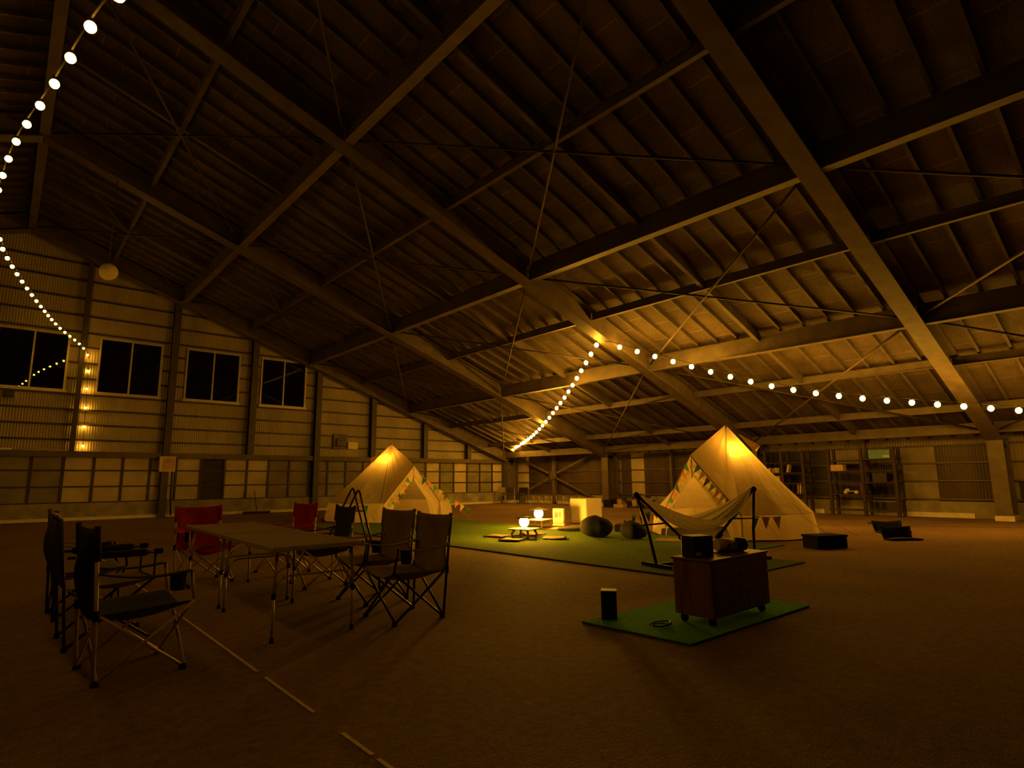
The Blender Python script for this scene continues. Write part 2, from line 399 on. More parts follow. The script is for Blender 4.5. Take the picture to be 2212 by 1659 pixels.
# gable wall (left in the photo)
wl = MB()
def zroof(x): return zb(x)+T0
WIN = [(-3.25, -1.36), (-.52, 1.37), (2.2, 4.15), (4.93, 6.88), (7.69, 9.58)]
edges = sorted(set([XL, 0, XE+.2]+[e for w_ in WIN for e in w_]))
for a, b_ in zip(edges[:-1], edges[1:]):
    isw = any(abs(a-w_[0]) < 1e-6 or (a >= w_[0]-1e-6 and b_ <= w_[1]+1e-6) for w_ in WIN)
    segs = [((2.2, 2.2), (4.28, 4.28)), ((6.27, 6.27), (zroof(a), zroof(b_)))] if isw else [((2.2, 2.2), (zroof(a), zroof(b_)))]
    for (za, zb2), (zc, zd) in segs:
        wl.add([(a, YG, za), (b_, YG, zb2), (b_, YG, zd), (a, YG, zc), (a, YG+.06, za), (b_, YG+.06, zb2), (b_, YG+.06, zd), (a, YG+.06, zc)],
               [(0, 1, 2, 3), (7, 6, 5, 4), (0, 4, 5, 1), (1, 5, 6, 2), (2, 6, 7, 3), (3, 7, 4, 0)])
wl = struct(wl.obj('wall_left', 'corr_x'), 'gable wall of corrugated sheet above boarded panels', 'wall')
MB().box(XL, YG-.12, 0, XE, YG+.1, .56).obj('plinth', 'plinth', wl)
MB().box(XL, YG-.22, 0, 20.3, YG-.121, .1).obj('curb', 'curb', wl)
MB().box(XL, YG-.26, 2.08, 20.6, YG-.005, 2.27).obj('ledge_beam', 'steel', wl)
pan = MB()
k = -12; x = .74-12*.83
while x < 20.4:
    x1 = x+.83 if x < 19.7 else XE; c = (x+x1)/2
    mt = 'board_b'
    if c < 1.6: mt = 'board_g' if c > .7 or c < -.2 else 'board_n'
    if 5.7 < c < 6.55: mt = 'board_d'
    if 8.0 < c < 13.0: mt = ['board_g', 'board_n'][int(c*1.2) % 2]
    if c > 15.5: mt = ['board_n', 'board_b', 'board_g', 'board_n', 'board_b'][int(c/.83) % 5]
    if c > 12.9 and c < 15.5: mt = 'board_n'
    MB().box(x, YG-.03, .56, x1, YG+.03, 2.2).obj('wall_panel', mt, wl)
    x += .83
bt = MB(); x = .74-12*.83
while x < 20.6:
    bt.box(x-.035, YG-.075, .56, x+.035, YG-.03, 2.08); x += .83
for z in (.575, 1.1, 1.64): bt.box(XL, YG-.07, z-.025, 20.5, YG-.03, z+.025)
bt.obj('panel_batten', 'dark_steel', wl)
gi = MB()
def span(z, a, b_): gi.box(a, YG-.07, z-.03, b_, YG-.001, z+.03)
for z in (2.66, 3.17, 3.68): span(z, XL, min(20.5, (9.44-z)/SL+.6))
for z in (4.2, 4.75, 5.3, 5.85):
    xr = (9.44-z)/SL+.6
    if z < 4.25: span(z, XL, xr)
    else:
        e = [XL]+[q for w_ in WIN for q in w_]+[xr]
        for a, b_ in zip(e[0::2], e[1::2]):
            if b_ > a+.05: span(z, a, b_)
for z in (6.36, 6.95, 7.55, 8.2, 8.8): span(z, -(9.44-z)/SL-.5 if z > 6.4 else XL, (9.44-z)/SL+.5)
gi.obj('girt', 'dark_steel', wl)
for i, (x, z0) in enumerate(((-3.6, 0), (-1.0, 2.27), (1.72, 2.27), (4.49, 0), (7.38, 2.27), (10.08, 0), (12.7, 2.27), (15.5, 2.27), (18.13, 2.27))):
    p = MB(); wd = .23 if i != 2 else .14
    zt = zb(x)+.1
    p.box(x-wd/2, YG-.33, z0, x+wd/2, YG-.31, zt); p.box(x-wd/2, YG-.1, z0, x+wd/2, YG-.075, zt); p.box(x-.02, YG-.31, z0, x+.02, YG-.1, zt)
    lb = ['out of frame', 'left of the first window', 'carrying the string of bulbs', 'with the breaker box', 'between the third and fourth windows', 'right of the fourth window', 'behind the left tent', 'right of the left tent', 'shortest, near the corner'][i]
    struct(p.obj('wall_post', 'post_steel'), 'steel post on the gable wall, '+lb, 'post', 'gable wall posts')
wlab = ['leftmost window, out of frame', 'window cut by the left edge, with bulbs mirrored in it', 'window right of the string of bulbs', 'third dark window of the gable wall', 'smallest looking window, tucked under the rafter']
for i, (a, b_) in enumerate(WIN):
    t = MB(); z0, z1 = 4.28, 6.27; f_ = .06
    t.box(a, YG-.06, z0, b_, YG+.06, z0+f_); t.box(a, YG-.06, z1-f_, b_, YG+.06, z1); t.box(a, YG-.06, z0+f_, a+f_, YG+.06, z1-f_); t.box(b_-f_, YG-.06, z0+f_, b_, YG+.06, z1-f_)
    t.box(a-.05, YG-.10, z0-.05, b_+.05, YG-.06, z0+.02)
    wo = struct(t.obj('window_%d' % (i+1), 'alu'), wlab[i], 'window')
    mid = (a+b_)/2
    MB().box(mid-.025, YG-.045, z0+f_, mid+.025, YG+.03, z1-f_).obj('mullion', 'alu', wo)
    MB().box(a+f_, YG-.006, z0+f_, mid-.025, YG, z1-f_).obj('pane', 'glass', wo)
    MB().box(mid+.025, YG+.012, z0+f_, b_-f_, YG+.018, z1-f_).obj('pane', 'glass', wo)

# eave wall (right in the photo)
wr = MB().box(XE+.02, YS, .4, XE+.06, YG, 2.5)
wr = struct(wr.obj('wall_right', 'corr_y'), 'low eave wall of corrugated sheet, dark panels and rails', 'wall')
MB().box(XE-.12, YS, 0, XE+.1, YG, .46).obj('plinth', 'plinth', wr)
for a, b_ in ((-4, 3.1), (4.3, 6.1), (8.4, 8.75), (8.95, 9.4), (11.3, 16.2), (18.2, 23.5)):
    MB().box(XE-.16, a, 0, XE-.121, b_, .14).obj('curb', 'curb', wr)
for a, b_, z0, z1, mt in ((23.35, 24.5, .46, 2.45, 'board_b'), (17.4, 23.35, .46, 2.45, 'corr_dark'), (16.55, 17.1, .46, 2.3, 'corr_dark'), (15.85, 16.55, .46, 2.35, 'board_b'),
                         (10.5, 15.85, .46, 2.3, 'corr_dark'), (8.1, 10.5, .46, 2.1, 'board_d'), (6.0, 8.1, .46, 1.6, 'corr_dark'), (5.12, 6.0, .46, 2.1, 'board_g'),
                         (3.75, 5.12, .46, 2.1, 'corr_dark'), (1.2, 3.25, .46, 1.02, 'board_d')):
    MB().box(XE-.0, a+.005, z0, XE+.02, b_-.005, z1).obj('wall_panel', mt, wr)
gi = MB()
for z in (.53, 1.07, 1.6, 2.13): gi.box(XE-.06, YS, z-.022, XE-.001, YG, z+.022)
gi.obj('girt', 'steel', wr)
pb = MB(); pb.box(XE-.3, 21.1, 0, XE-.12, 21.3, 2.4)
struct(pb.obj('wall_post', 'steel'), 'steel post through the cross brace by the far corner', 'post')
pb = MB(); pb.box(XE-.2, 14.3, .46, XE-.07, 14.42, 2.4)
struct(pb.obj('wall_post', 'steel'), 'slim steel post on the right wall beside the right tent', 'post')
pb = MB(); pb.box(XE-.2, 6.95, .46, XE-.07, 7.07, 2.4)
struct(pb.obj('wall_post', 'steel'), 'slim steel post on the right wall behind the timber shelves', 'post')
xb = MB().box(XE-.36, 20.95, 1.22, XE-.31, 21.45, 1.58)
xb = struct(xb.obj('wall_brace', 'steel'), 'steel cross brace with a square centre plate by the far corner', 'brace')
for (yy, zz, s1, s2) in ((24.2, 2.5, 1, 1), (18.2, 2.5, -1, 1), (18.4, .3, -1, -1), (24.0, .3, 1, -1)):
    MB().bar((XE-.335, 21.2+s1*.2, 1.4+s2*.1), (XE-.335, yy, zz), .1, .05, (1, 0, 0)).obj('arm', 'steel', xb)

# ------------------------------------------------------------------ lights: string bulbs, lanterns
def catmull(P, n=40):
    P = [Vector(p) for p in P]; P = [P[0]*2-P[1]]+P+[P[-1]*2-P[-2]]; out = []
    for i in range(1, len(P)-2):
        for k in range(n):
            t = k/n; a, b_, c, d = P[i-1], P[i], P[i+1], P[i+2]
            out.append(.5*((2*b_)+(c-a)*t+(2*a-5*b_+4*c-d)*t*t+(3*b_-a-3*c+d)*t**3))
    out.append(P[-2]); return out
def string_lights(label, ctrl, sp, r, start=.3, glow='bulb'):
    pts = catmull(ctrl); base = Vector(ctrl[0])
    t = thing('string_lights', label, 'string lights', base)
    MB().tube([pts[i] for i in range(0, len(pts), 5)]+[pts[-1]], .007, 5).obj('cord', 'rubber', t, world=True)
    d = 0; nxt = start; cnt = 0
    for a, b_ in zip(pts[:-1], pts[1:]):
        L = (b_-a).length
        while nxt <= d+L:
            p = a+(b_-a)*((nxt-d)/L); nxt += sp; cnt += 1
            q = p-Vector((0, 0, .03+r))
            bo = MB().ball(q, r, 12, 8, 1.1).obj('bulb', glow, t, world=True)
            MB().lathe([(.001, .05), (.016, .05), (.02, 0), (.016, -.02), (.001, -.02)], p-Vector((0, 0, .045)), 8).obj('socket', 'rubber', bo).location = -t.location
        d += L
    return t
s1 = string_lights('long string of glowing bulbs swooping from the gable wall post towards the upper left',
    [(2.03, 24.46, 2.38), (2.0, 24.46, 3.15), (1.95, 24.46, 4.6), (1.84, 24.3, 5.66), (.85, 20.5, 5.63), (.33, 17.4, 5.42), (-.06, 14.8, 5.26), (-.28, 12.9, 5.11), (-.36, 11.8, 5.02), (-.41, 10.2, 4.9),
     (-.34, 8.8, 4.76), (-.21, 7.2, 4.58), (-.01, 5.5, 4.28), (.15, 3.9, 3.93), (.25, 3.1, 3.7), (.45, 1.4, 3.3)], .65, .032, .14, 'small_bulb')
s2 = string_lights('string of glowing bulbs running from the middle roof frame towards the right edge',
    [(12.25, 10.2, 4.95), (12.7, 9.9, 4.86), (14.55, 6.4, 3.47), (16.6, 2.72, 2.76), (17.7, .7, 2.5)], .50, .06, .55)
s3 = string_lights('string of glowing bulbs dropping from the middle roof frame to the far corner column',
    [(12.2, 10.42, 5.02), (14.7, 14.2, 4.08), (17.4, 18.6, 3.25), (20.45, 23.5, 2.92)], .62, .06, .12)

def lantern(x, y, z, label, r):
    t = thing('lantern', label, 'lantern', (x, y, z))
    MB().lathe([(.001, 0), (.06, 0), (.065, .012), (.05, .03), (.001, .03)], n=16).obj('base', 'cream', t)
    MB().lathe([(max(.001, r*math.sin(q)), .03+r-r*math.cos(q)) for q in [math.pi*.84*k/10 for k in range(11)]]+[(.001, .03+r*1.88)], n=20).obj('globe', 'lantern', t)
    MB().lathe([(.001, .03+r*1.89), (r*.8, .03+r*1.89), (r*2.1, .03+r*1.80), (r*2.1, .034+r*1.82), (r*.6, .03+r*2.15), (.001, .03+r*2.2)], n=20).obj('shade', 'cream', t)  # added overwide shade, shaped to keep lantern light off the roof
    MB().tube([(-.05*math.cos(a), 0, .03+r*2.0+.06*math.sin(a)) for a in [math.pi*i/10 for i in range(11)]], .004, 5).obj('handle', 'silver', t)
    return t

# ------------------------------------------------------------------ tents
def tent(name_label, cx, cy, phi_deg, lamp_off, lamp_z, seam_deg, vent_deg, tall=2.4, rad=1.95, rp=1.80, zp=1.67, dl=28, ze=.55):
    """phi = direction the door faces (world degrees)"""
    t = thing('bell_tent', name_label, 'tent', (cx, cy, 0))
    ph = R(phi_deg); de = R(dl)
    A = Vector((0, 0, tall)); P = Vector((rp*math.cos(ph), rp*math.sin(ph), zp))
    def ring(a, r, z): return Vector((r*math.cos(a), r*math.sin(a), z))
    L = ring(ph+de, rad, ze); Rr = ring(ph-de, rad, ze)
    ng = 12
    def scal(a):      # panels pull slightly in between the guy points
        k = ((a-ph)/(2*math.pi)*ng) % 1.0
        return 1-.035*math.sin(math.pi*k)
    cv = MB()
    def cone(u, v):
        a = ph+de+u*(2*math.pi-2*de); s = scal(a)
        if u < 1e-6 or u > 1-1e-6: s = 1
        sag = -.06*math.sin(math.pi*v)
        wr = .012*math.sin(a*37+v*9)*v*(1-v)*4
        r = rad*s*v
        return ring(a, max(r, .002), tall-(tall-ze)*v+sag*(.8+.2*math.sin(a*5))+wr)
    cv.grid(cone, 96, 20)
    for E in (L, Rr):
        def hood(u, v, E=E):   # triangle A-P-E, u along ridge, v towards the eave
            q = A.lerp(P.lerp(E, u), v)
            edge = A.lerp(E, v)
            sag = -.06*math.sin(math.pi*v)*u
            pull = .02*math.sin(u*22+v*3)*math.sin(math.pi*v)*math.sin(math.pi*u)
            return q+Vector((0, 0, sag*(1 if u > .99 else u)+pull))
        cv.grid(hood, 16, 20)
    cv.obj('roof_canvas', 'canvas', t)
    sk = MB()
    def skirt(u, v):
        a = ph+de+u*(2*math.pi-2*de); s = scal(a)
        if u < 1e-6 or u > 1-1e-6: s = 1
        return ring(a, rad*s*(1+.05*v)+.012*math.sin(a*60)*v, ze*(1-v)+.015)
    sk.grid(skirt, 120, 5)
    sk.obj('wall_canvas', 'canvas', t)
    # doorway: two front panels leaving a triangular opening
    inn = -Vector((math.cos(ph), math.sin(ph), 0))
    side = Vector((-math.sin(ph), math.cos(ph), 0))
    P0 = P+inn*.03-Vector((0, 0, .03)); Lg = L*.97; Lg.z = .015; Rg = Rr*.97; Rg.z = .015
    op = P0-Vector((0, 0, .38))+inn*.04
    for s, E, Eg, nm in ((1, L, Lg, 'l'), (-1, Rr, Rg, 'r')):
        o_b = side*s*.72+Vector((math.cos(ph), math.sin(ph), 0))*1.60; o_b.z = .02
        e_m = side*s*.50+Vector((math.cos(ph), math.sin(ph), 0))*1.66; e_m.z = .62
        d = MB()
        Ei = E+inn*.04
        rows = [(P0, op), (P0.lerp(Ei, .5), op.lerp(e_m, .55)), (Ei, e_m), (Eg, o_b)]
        def dp(u, v, rows=rows):
            f = u*3; i = min(2, int(f)); k = f-i
            a = rows[i][0].lerp(rows[i+1][0], k); b_ = rows[i][1].lerp(rows[i+1][1], k)
            return a.lerp(b_, v)+inn*.03*math.sin(v*9+u*7)*math.sin(math.pi*v)
        d.grid(dp, 12, 8).obj('door_flap', 'canvas', t)
    # rope edging on the hood
    e = MB(); e.tube([P, L], .014, 6); e.tube([P, Rr], .014, 6); e.tube([L, Lg], .008, 5); e.tube([Rr, Rg], .008, 5)
    e.obj('hood_edge', 'tan', t)
    MB().tube([P+inn*.05-Vector((0, 0, .46)), P+inn*.05-Vector((0, 0, .08))], .012, 6).obj('door_strap', 'brown', t)
    MB().tube([(0, 0, .015), (0, 0, tall-.03)], .018, 8).obj('centre_pole', 'silver', t)
    MB().lathe([(.06, -.10), (.03, -.02), (.001, .03)], (0, 0, tall), 10).obj('peak_cap', 'tan', t)
    a = R(seam_deg); MB().tube([ring(a, rad*v*scal(a)+.004, tall-(tall-ze)*v-.06*math.sin(math.pi*v)*(.8+.2*math.sin(a*5))+.004) for v in [.03+i*.97/24 for i in range(25)]], .008, 5).obj('seam', 'brown', t)
    # hooded air vent near the peak
    va = R(vent_deg); vn = MB()
    q0 = ring(va, .26, tall-.22); q1 = ring(va+.33, .62, tall-.62); q2 = ring(va-.33, .62, tall-.62); q3 = ring(va, .70, tall-.50)
    vn.add([q0, q1, q3, q2], [(0, 1, 2), (0, 2, 3)]); vn.obj('vent_hood', 'canvas', t, solid=.006)
    # groundsheet and guy lines
    gs = MB(); n = 40
    gs.prism([(ring(2*math.pi*i/n, rad+.12, 0).x, ring(2*math.pi*i/n, rad+.12, 0).y) for i in range(n)], 'z', .001, .014)
    gs.obj('groundsheet', 'black', t)
    gl = MB()
    for k in range(ng):
        aa = ph+(k+.5)*2*math.pi/ng
        if k in (0, ng-1): continue
        gl.tube([ring(aa, rad*.99, ze), ring(aa, rad+.75, .02)], .004, 4)
    gl.obj('guy_line', 'tan', t)
    # round window of dark mesh on the back wall with its piped arch
    ba = ph+math.pi+.18
    wn = MB(); c0 = ring(ba, rad*.95, .30)
    bx = Vector((-math.sin(ba), math.cos(ba), 0))
    wn.plate([c0+bx*.17*math.cos(q)+Vector((0, 0, .17*math.sin(q))) for q in [math.pi*i/12 for i in range(13)]], .01)
    wn.obj('mesh_window', 'black', t)
    lp = thing('hanging_lamp', 'small lamp glowing under the peak of the '+('right' if 'right' in name_label else 'left')+' tent', 'lamp', (cx+lamp_off[0], cy+lamp_off[1], lamp_z))
    MB().ball((0, 0, 0), .055, 14, 9).obj('bulb', 'tentlamp', lp)
    MB().lathe([(.001, .09), (.03, .09), (.035, .05), (.001, .05)], n=10).obj('cap', 'rubber', lp)
    MB().tube([(0, 0, .09), (-lamp_off[0]*.85, -lamp_off[1]*.85, tall-.12-lamp_z)], .004, 5).obj('hook_cord', 'rubber', lp)
    return t, [Vector((cx, cy, 0))+q for q in (P, L, Rr)]
def cdir(cx, cy): return math.degrees(math.atan2(-cy, -cx))
def at_depth(px, D):   # plan position straight ahead at heading depth D, column px
    lat = (px-1106)/1263.7*D
    return hd.x*D+rt.x*lat, hd.y*D+rt.y*lat
bx_, by_ = at_depth(1567, 13.3)
ax_, ay_ = at_depth(845, 19.3)
cB = cdir(bx_, by_); cA = cdir(ax_, ay_)
def off(deg, r): return (r*math.cos(R(deg)), r*math.sin(R(deg)))
tB, (PB, LB, RB) = tent('cream bell tent pitched on the right behind the hammock', bx_, by_, cB-25, off(cB+9, .22), 1.72, cB-1, cB+80, rad=1.66, ze=.48, dl=31, rp=1.72)
tA, (PA, LA, RA) = tent('cream bell tent pitched on the left near the gable wall', ax_, ay_, cA+23, off(cA-7, .22), 1.76, cA-8, cA-85)

# bunting
FC = ['f_green', 'f_orange', 'f_cream', 'f_teal', 'f_orange', 'f_green', 'f_cream', 'f_brown']
def bunting(label, a, b_, n, sag=.05, start=0, size=.2):
    a, b_ = Vector(a), Vector(b_)
    t = thing('bunting', label, 'bunting', a)
    def P(s): return a.lerp(b_, s)-Vector((0, 0, sag*4*s*(1-s)))
    MB().tube([P(i/16) for i in range(17)], .004, 5).obj('cord', 'tan', t, world=True)
    for k in range(n):
        s0 = (k+.12)/n; s1_ = (k+.88)/n; p0, p1 = P(s0), P(s1_); mid = (p0+p1)/2
        hh = size*(.9+.25*random.random()); e = (p1-p0).normalized()
        hn = Vector((e.y, -e.x, 0)); hn = hn.normalized() if hn.length > .05 else Vector((1, 0, 0))
        pp = e.cross(hn).normalized()
        if pp.z > 0: pp = -pp
        dn = (pp*.8-Vector((0, 0, .35))).normalized(); sw = hn*.03*random.uniform(-1, 1)
        MB().plate([p0, p1, mid+dn*hh+sw+(p1-p0)*random.uniform(-.1, .1)], .003).obj('flag', FC[(k+start) % len(FC)], t, world=True)
    return t
ob = Vector((math.cos(R(cB)), math.sin(R(cB)), 0))*.07; oa = Vector((math.cos(R(cA)), math.sin(R(cA)), 0))*.07
# door of the right tent faces left in the photo: LB is counter-clockwise = left or right depending on direction
def tp(cx, cy, deg, r, z): return Vector((cx+r*math.cos(R(deg)), cy+r*math.sin(R(deg)), z))
lB, rB = (RB, LB)
lA, rA = (RA, LA)
bunting('bunting hanging down the left edge of the right tent doorway', PB.lerp(lB, .1)+ob, lB+ob, 8, .04)
bunting('bunting hanging down the right edge of the right tent doorway', PB.lerp(rB, .14)+ob, rB+ob+Vector((0, 0, .05)), 9, .06, 5)
bunting('bunting along the guy line left of the right tent', PB.lerp(lB, .9)+ob*2, PB.lerp(lB, .9)-rt*.75+hd*.1+Vector((0, 0, -.16))+ob, 5, .03, 1, .2)
bunting('bunting low on the front canvas wall of the right tent', tp(bx_, by_, cB+10, 1.86, .50), tp(bx_, by_, cB+29, 1.86, .47), 3, .03, 0, .22)
bunting('bunting hanging inside the left edge of the left tent doorway', PA.lerp(lA, .22)+oa-Vector((0, 0, .08)), lA+oa+Vector((.2, -.1, 0)), 6, .08, 0, .2)
bunting('bunting along the right edge of the left tent doorway', PA.lerp(rA, .3)+oa, rA+oa+Vector((.75, -.55, -.25)), 9, .03, 3, .2)
bunting('bunting low at the left foot of the left tent beside the black stand', tp(ax_, ay_, cA-29, 2.09, .54), tp(ax_, ay_, cA-16, 2.09, .52), 2, .03, 4, .26)

# ------------------------------------------------------------------ turf
def turf(name, label, poly, mat, z=.018):
    t = thing(name, label, 'rug', (poly[0][0], poly[0][1], 0))
    MB().prism(poly, 'z', .001, z*.5).obj('backing', 'turf_back', t, world=True)
    ins = MB().prism(poly, 'z', z*.5, z); ins.obj('pile', mat, t, world=True)
    return t
turf('turf_rug', 'large green artificial turf rug laid in front of both tents', [(6.46, 3.82), (8.78, 3.8), (8.8, 4.95), (10.75, 4.98), (10.72, 15.4), (6.4, 15.6)], 'turf')
turf('turf_rug', 'small bright green turf rug under the wooden cabinet', [(3.85, 3.56), (3.91, 2.55), (5.86, 2.53), (5.84, 3.5)], 'turf_small')

# ------------------------------------------------------------------ chairs
def quad_chair(label, x, y, rz, back, seat, frame, hgt=.89, wd=.52, cup=True, group=None, name='camping_chair', lean=.07, legs=None, cupside=1):
    t = thing(name, label, 'chair', (x, y, 0), rz, group)
    h = wd/2; yf, yr = -.24, .24; zs = .43; r = .0105
    TF = [Vector((s*h*1.05, yf-.03, zs)) for s in (-1, 1)]            # front seat corners
    SR = [Vector((s*h*1.0, yr+.02, zs-.02)) for s in (-1, 1)]         # sliders on the back posts
    F = [Vector((s*h*.94, yf, .02)) for s in (-1, 1)]; Bk = [Vector((s*h*.94, yr, .02)) for s in (-1, 1)]
    top = [Vector((s*h*1.02, yr+lean, hgt)) for s in (-1, 1)]
    fr = legs or frame
    for a, b_ in ((F[0], TF[1]), (F[1], TF[0]), (Bk[0], SR[1]), (Bk[1], SR[0]), (F[0], SR[0]), (F[1], SR[1]), (Bk[0], TF[0]), (Bk[1], TF[1])):
        o = (b_-a).cross(Vector((0, 0, 1))).normalized()*.008
        MB().tube([a+o, b_+o], r, 8).obj('leg', fr, t)
    for p in F+Bk:
        MB().lathe([(.001, -.02), (.024, -.02), (.026, -.008), (.018, .012), (.001, .014)], p, 10).obj('foot', 'rubber', t)
    for s in (0, 1):
        MB().tube([Bk[s]+Vector((0, .012, 0)), SR[s]+Vector((0, .012, 0)), top[s]], r*1.15, 8).obj('back_post', fr, t)
        MB().lathe([(.012, -.03), (.018, -.03), (.018, .03), (.012, .03)], SR[s]+Vector((0, .012, 0)), 8).obj('slider', 'rubber', t)
        at = TF[s]+Vector((0, .03, .20)); MB().tube([TF[s], at], r, 8).obj('arm_post', fr, t)
        ar = top[s].lerp(SR[s], .52)+Vector((0, .0, 0))
        sg = -1 if s == 0 else 1
        def arm(u, v, at=at, ar=ar, sg=sg):
            p = at.lerp(ar, u); return p+Vector((sg*(v-.5)*.085, 0, -.03*math.sin(math.pi*u)-.012*abs(v-.5)))
        MB().grid(arm, 10, 4).obj('armrest', back, t, solid=.006)
        if cup and s == cupside:
            MB().lathe([(.045, .0), (.05, .0), (.044, -.11), (.001, -.112), (.001, -.108), (.04, -.106)], at+Vector((.02, .07, -.015)), 14).obj('cup_holder', 'black', t)
    def seatf(u, v):
        p = TF[0].lerp(TF[1], u).lerp(SR[0].lerp(SR[1], u), v)
        return p-Vector((0, 0, .10*math.sin(math.pi*u)*(.55+.45*math.sin(math.pi*v))))
    MB().grid(seatf, 14, 12).obj('seat', seat, t, solid=.006)
    def backf(u, v):
        lo = SR[0].lerp(SR[1], u)-Vector((0, 0, .10*math.sin(math.pi*u)*.55)); hi = top[0].lerp(top[1], u)
        p = lo.lerp(hi, v)
        nar = 1-.10*math.sin(math.pi*v)**2
        p.x *= nar
        p += Vector((0, (.06*math.sin(math.pi*u)+.012*math.sin(u*9+v*6))*math.sin(math.pi*min(1, v*1.0))*.9, -.012*math.sin(math.pi*u)*v))
        return p
    MB().grid(backf, 14, 16).obj('backrest', back, t, solid=.007)
    for s in (0, 1):      # fabric sleeve over the post tops
        a = SR[s].lerp(top[s], .62); MB().tube([a, top[s]+Vector((0, 0, .012))], .018, 8).obj('sleeve', back, t)
    return t
quad_chair('khaki camping chair nearest the viewer on the right side of the table', 2.86, 4.80, R(-90), 'brown', 'brown', 'black_tube', .895, .54, group='camping chairs round the folding tables')
quad_chair('khaki camping chair with black cup holder, second from the front on the right side', 3.03, 5.72, R(-84), 'brown', 'brown', 'black_tube', .895, .54, group='camping chairs round the folding tables')
quad_chair('charcoal camping chair with silver posts on the far right side of the table', 2.98, 6.98, R(-93), 'char', 'char', 'silver', .90, .54, group='camping chairs round the folding tables')
quad_chair('red camping chair on the far right side of the tables, beyond the charcoal one', 3.02, 8.25, R(-80), 'red', 'red', 'silver', .90, .54, group='camping chairs round the folding tables')
quad_chair('red camping chair standing at the far end of the tables, cup holder at its left', 2.02, 8.15, R(6), 'red', 'red', 'tan_tube', .90, .53, group='camping chairs round the folding tables', cupside=0)
quad_chair('black backed camping chair with champagne legs, nearest on the left side', .77, 4.74, R(95), 'black', 'olive', 'tan_tube', .93, .54, group='camping chairs round the folding tables', cupside=0)
quad_chair('grey camping chair with tan armrests, farthest on the left side', .72, 7.02, R(92), 'grey', 'tan', 'black_tube', .95, .52, group='camping chairs round the folding tables')
def arm_chair(label, x, y, rz):
    t = thing('camping_chair', label, 'chair', (x, y, 0), rz, 'camping chairs round the folding tables')
    h = .27; r = .011
    for s in (-1, 1):
        MB().tube([(s*h, .26, .015), (s*h, .30, .45), (s*h, .36, .94)], r, 8).obj('back_post', 'black_tube', t)
        MB().tube([(s*h, -.28, .015), (s*h, .27, .42)], r, 8).obj('leg', 'black_tube', t)
        MB().tube([(s*h, .26, .015), (s*h, -.27, .46), (s*h, -.27, .665)], r, 8).obj('leg', 'black_tube', t)
        MB().tube([(s*(h+.012), -.30, .66), (s*(h+.012), .30, .66)], r, 8).obj('arm_rail', 'black_tube', t)
        MB().tube([(s*(h+.012), -.21, .663), (s*(h+.012), -.19, .663), (s*(h+.012), .2, .663), (s*(h+.012), .22, .663)], [.02, .028, .028, .02], 10).obj('arm_pad', 'black', t)
        MB().rbox(s*(h+.012)-.02, -.315, .645, s*(h+.012)+.02, -.255, .685, .006).obj('arm_joint', 'rubber', t)
        for yy in (.26, -.28): MB().lathe([(.001, 0), (.02, 0), (.02, .03), (.001, .032)], (s*h, yy, 0), 8).obj('foot', 'rubber', t)
    MB().tube([(-h, .36, .94), (-h*.9, .37, .965), (h*.9, .37, .965), (h, .36, .94)], r, 8).obj('top_rail', 'silver', t)
    MB().tube([(-h, -.27, .46), (h, -.27, .46)], r, 8).obj('seat_rail', 'black_tube', t)
    MB().grid(lambda u, v: Vector(((u-.5)*2*h, -.27+v*.56, .46-.03*v-.07*math.sin(math.pi*u)*math.sin(math.pi*min(1, v+.15)))), 10, 10).obj('seat', 'brown', t, solid=.006)
    MB().grid(lambda u, v: Vector(((u-.5)*2*h, .29+.08*v+.05*math.sin(math.pi*u)*math.sin(math.pi*v), .42+v*.53)), 10, 10).obj('backrest', 'grey', t, solid=.006)
    return t
arm_chair('dark folding armchair with padded black arms, between two chairs on the left side', .73, 5.78, R(91))

# ------------------------------------------------------------------ folding tables
def camp_table(label, x0, y0, x1, y1, rz, first):
    cx, cy = (x0+x1)/2, (y0+y1)/2; wx, wy = (x1-x0)/2, (y1-y0)/2
    t = thing('folding_table', label, 'table', (cx, cy, 0), rz, 'folding tables pushed end to end')
    MB().rbox(-wx+.012, -wy+.012, .692, wx-.012, wy-.012, .71, .003).obj('tabletop', 'table_top', t)
    e = MB()
    for s in (-1, 1):
        e.rbox(s*wx-.014, -wy, .672, s*wx+.014, wy, .708, .005); e.rbox(-wx, s*wy-.014, .672, wx, s*wy+.014, .708, .005)
    for sx in (-1, 1):
        for sy in (-1, 1): e.rbox(sx*wx-.024, sy*wy-.03, .668, sx*wx+.02, sy*wy+.03, .712, .008)
    e.obj('rim', 'silver', t)
    for sy in (-1, 1):
        yl = sy*(wy-.08)
        for sx in (-1, 1):
            xl = sx*(wx-.05); xb = sx*(wx-.035)
            lg = MB().tube([(xl, yl, .675), (xb, yl+sy*.01, .33)], .0135, 10); lo = lg.obj('leg', 'silver', t)
            MB().tube([(xb, yl+sy*.01, .36), (xb, yl+sy*.015, .03)], .0105, 10).obj('lower_tube', 'silver', lo)
            MB().lathe([(.001, -.02), (.018, -.02), (.018, .02), (.001, .02)], (xb, yl+sy*.01, .335), 10).obj('collar', 'rubber', lo)
            MB().lathe([(.001, 0), (.018, 0), (.016, .035), (.001, .036)], (xb, yl+sy*.015, .0), 10).obj('foot', 'rubber', lo)
        b_ = wx-.05
        MB().tube([(-b_, yl, .36), (-b_+.01, yl, .42), (-b_+.04, yl, .46), (-b_+.09, yl, .475), (b_-.09, yl, .475), (b_-.04, yl, .46), (b_-.01, yl, .42), (b_, yl, .36)], .008, 8).obj('leg_brace', 'silver', t)
    MB().tube([(-wx+.1, -wy+.1, .66), (wx-.1, wy-.1, .66)], .007, 6).obj('under_stay', 'silver', t)
    return t
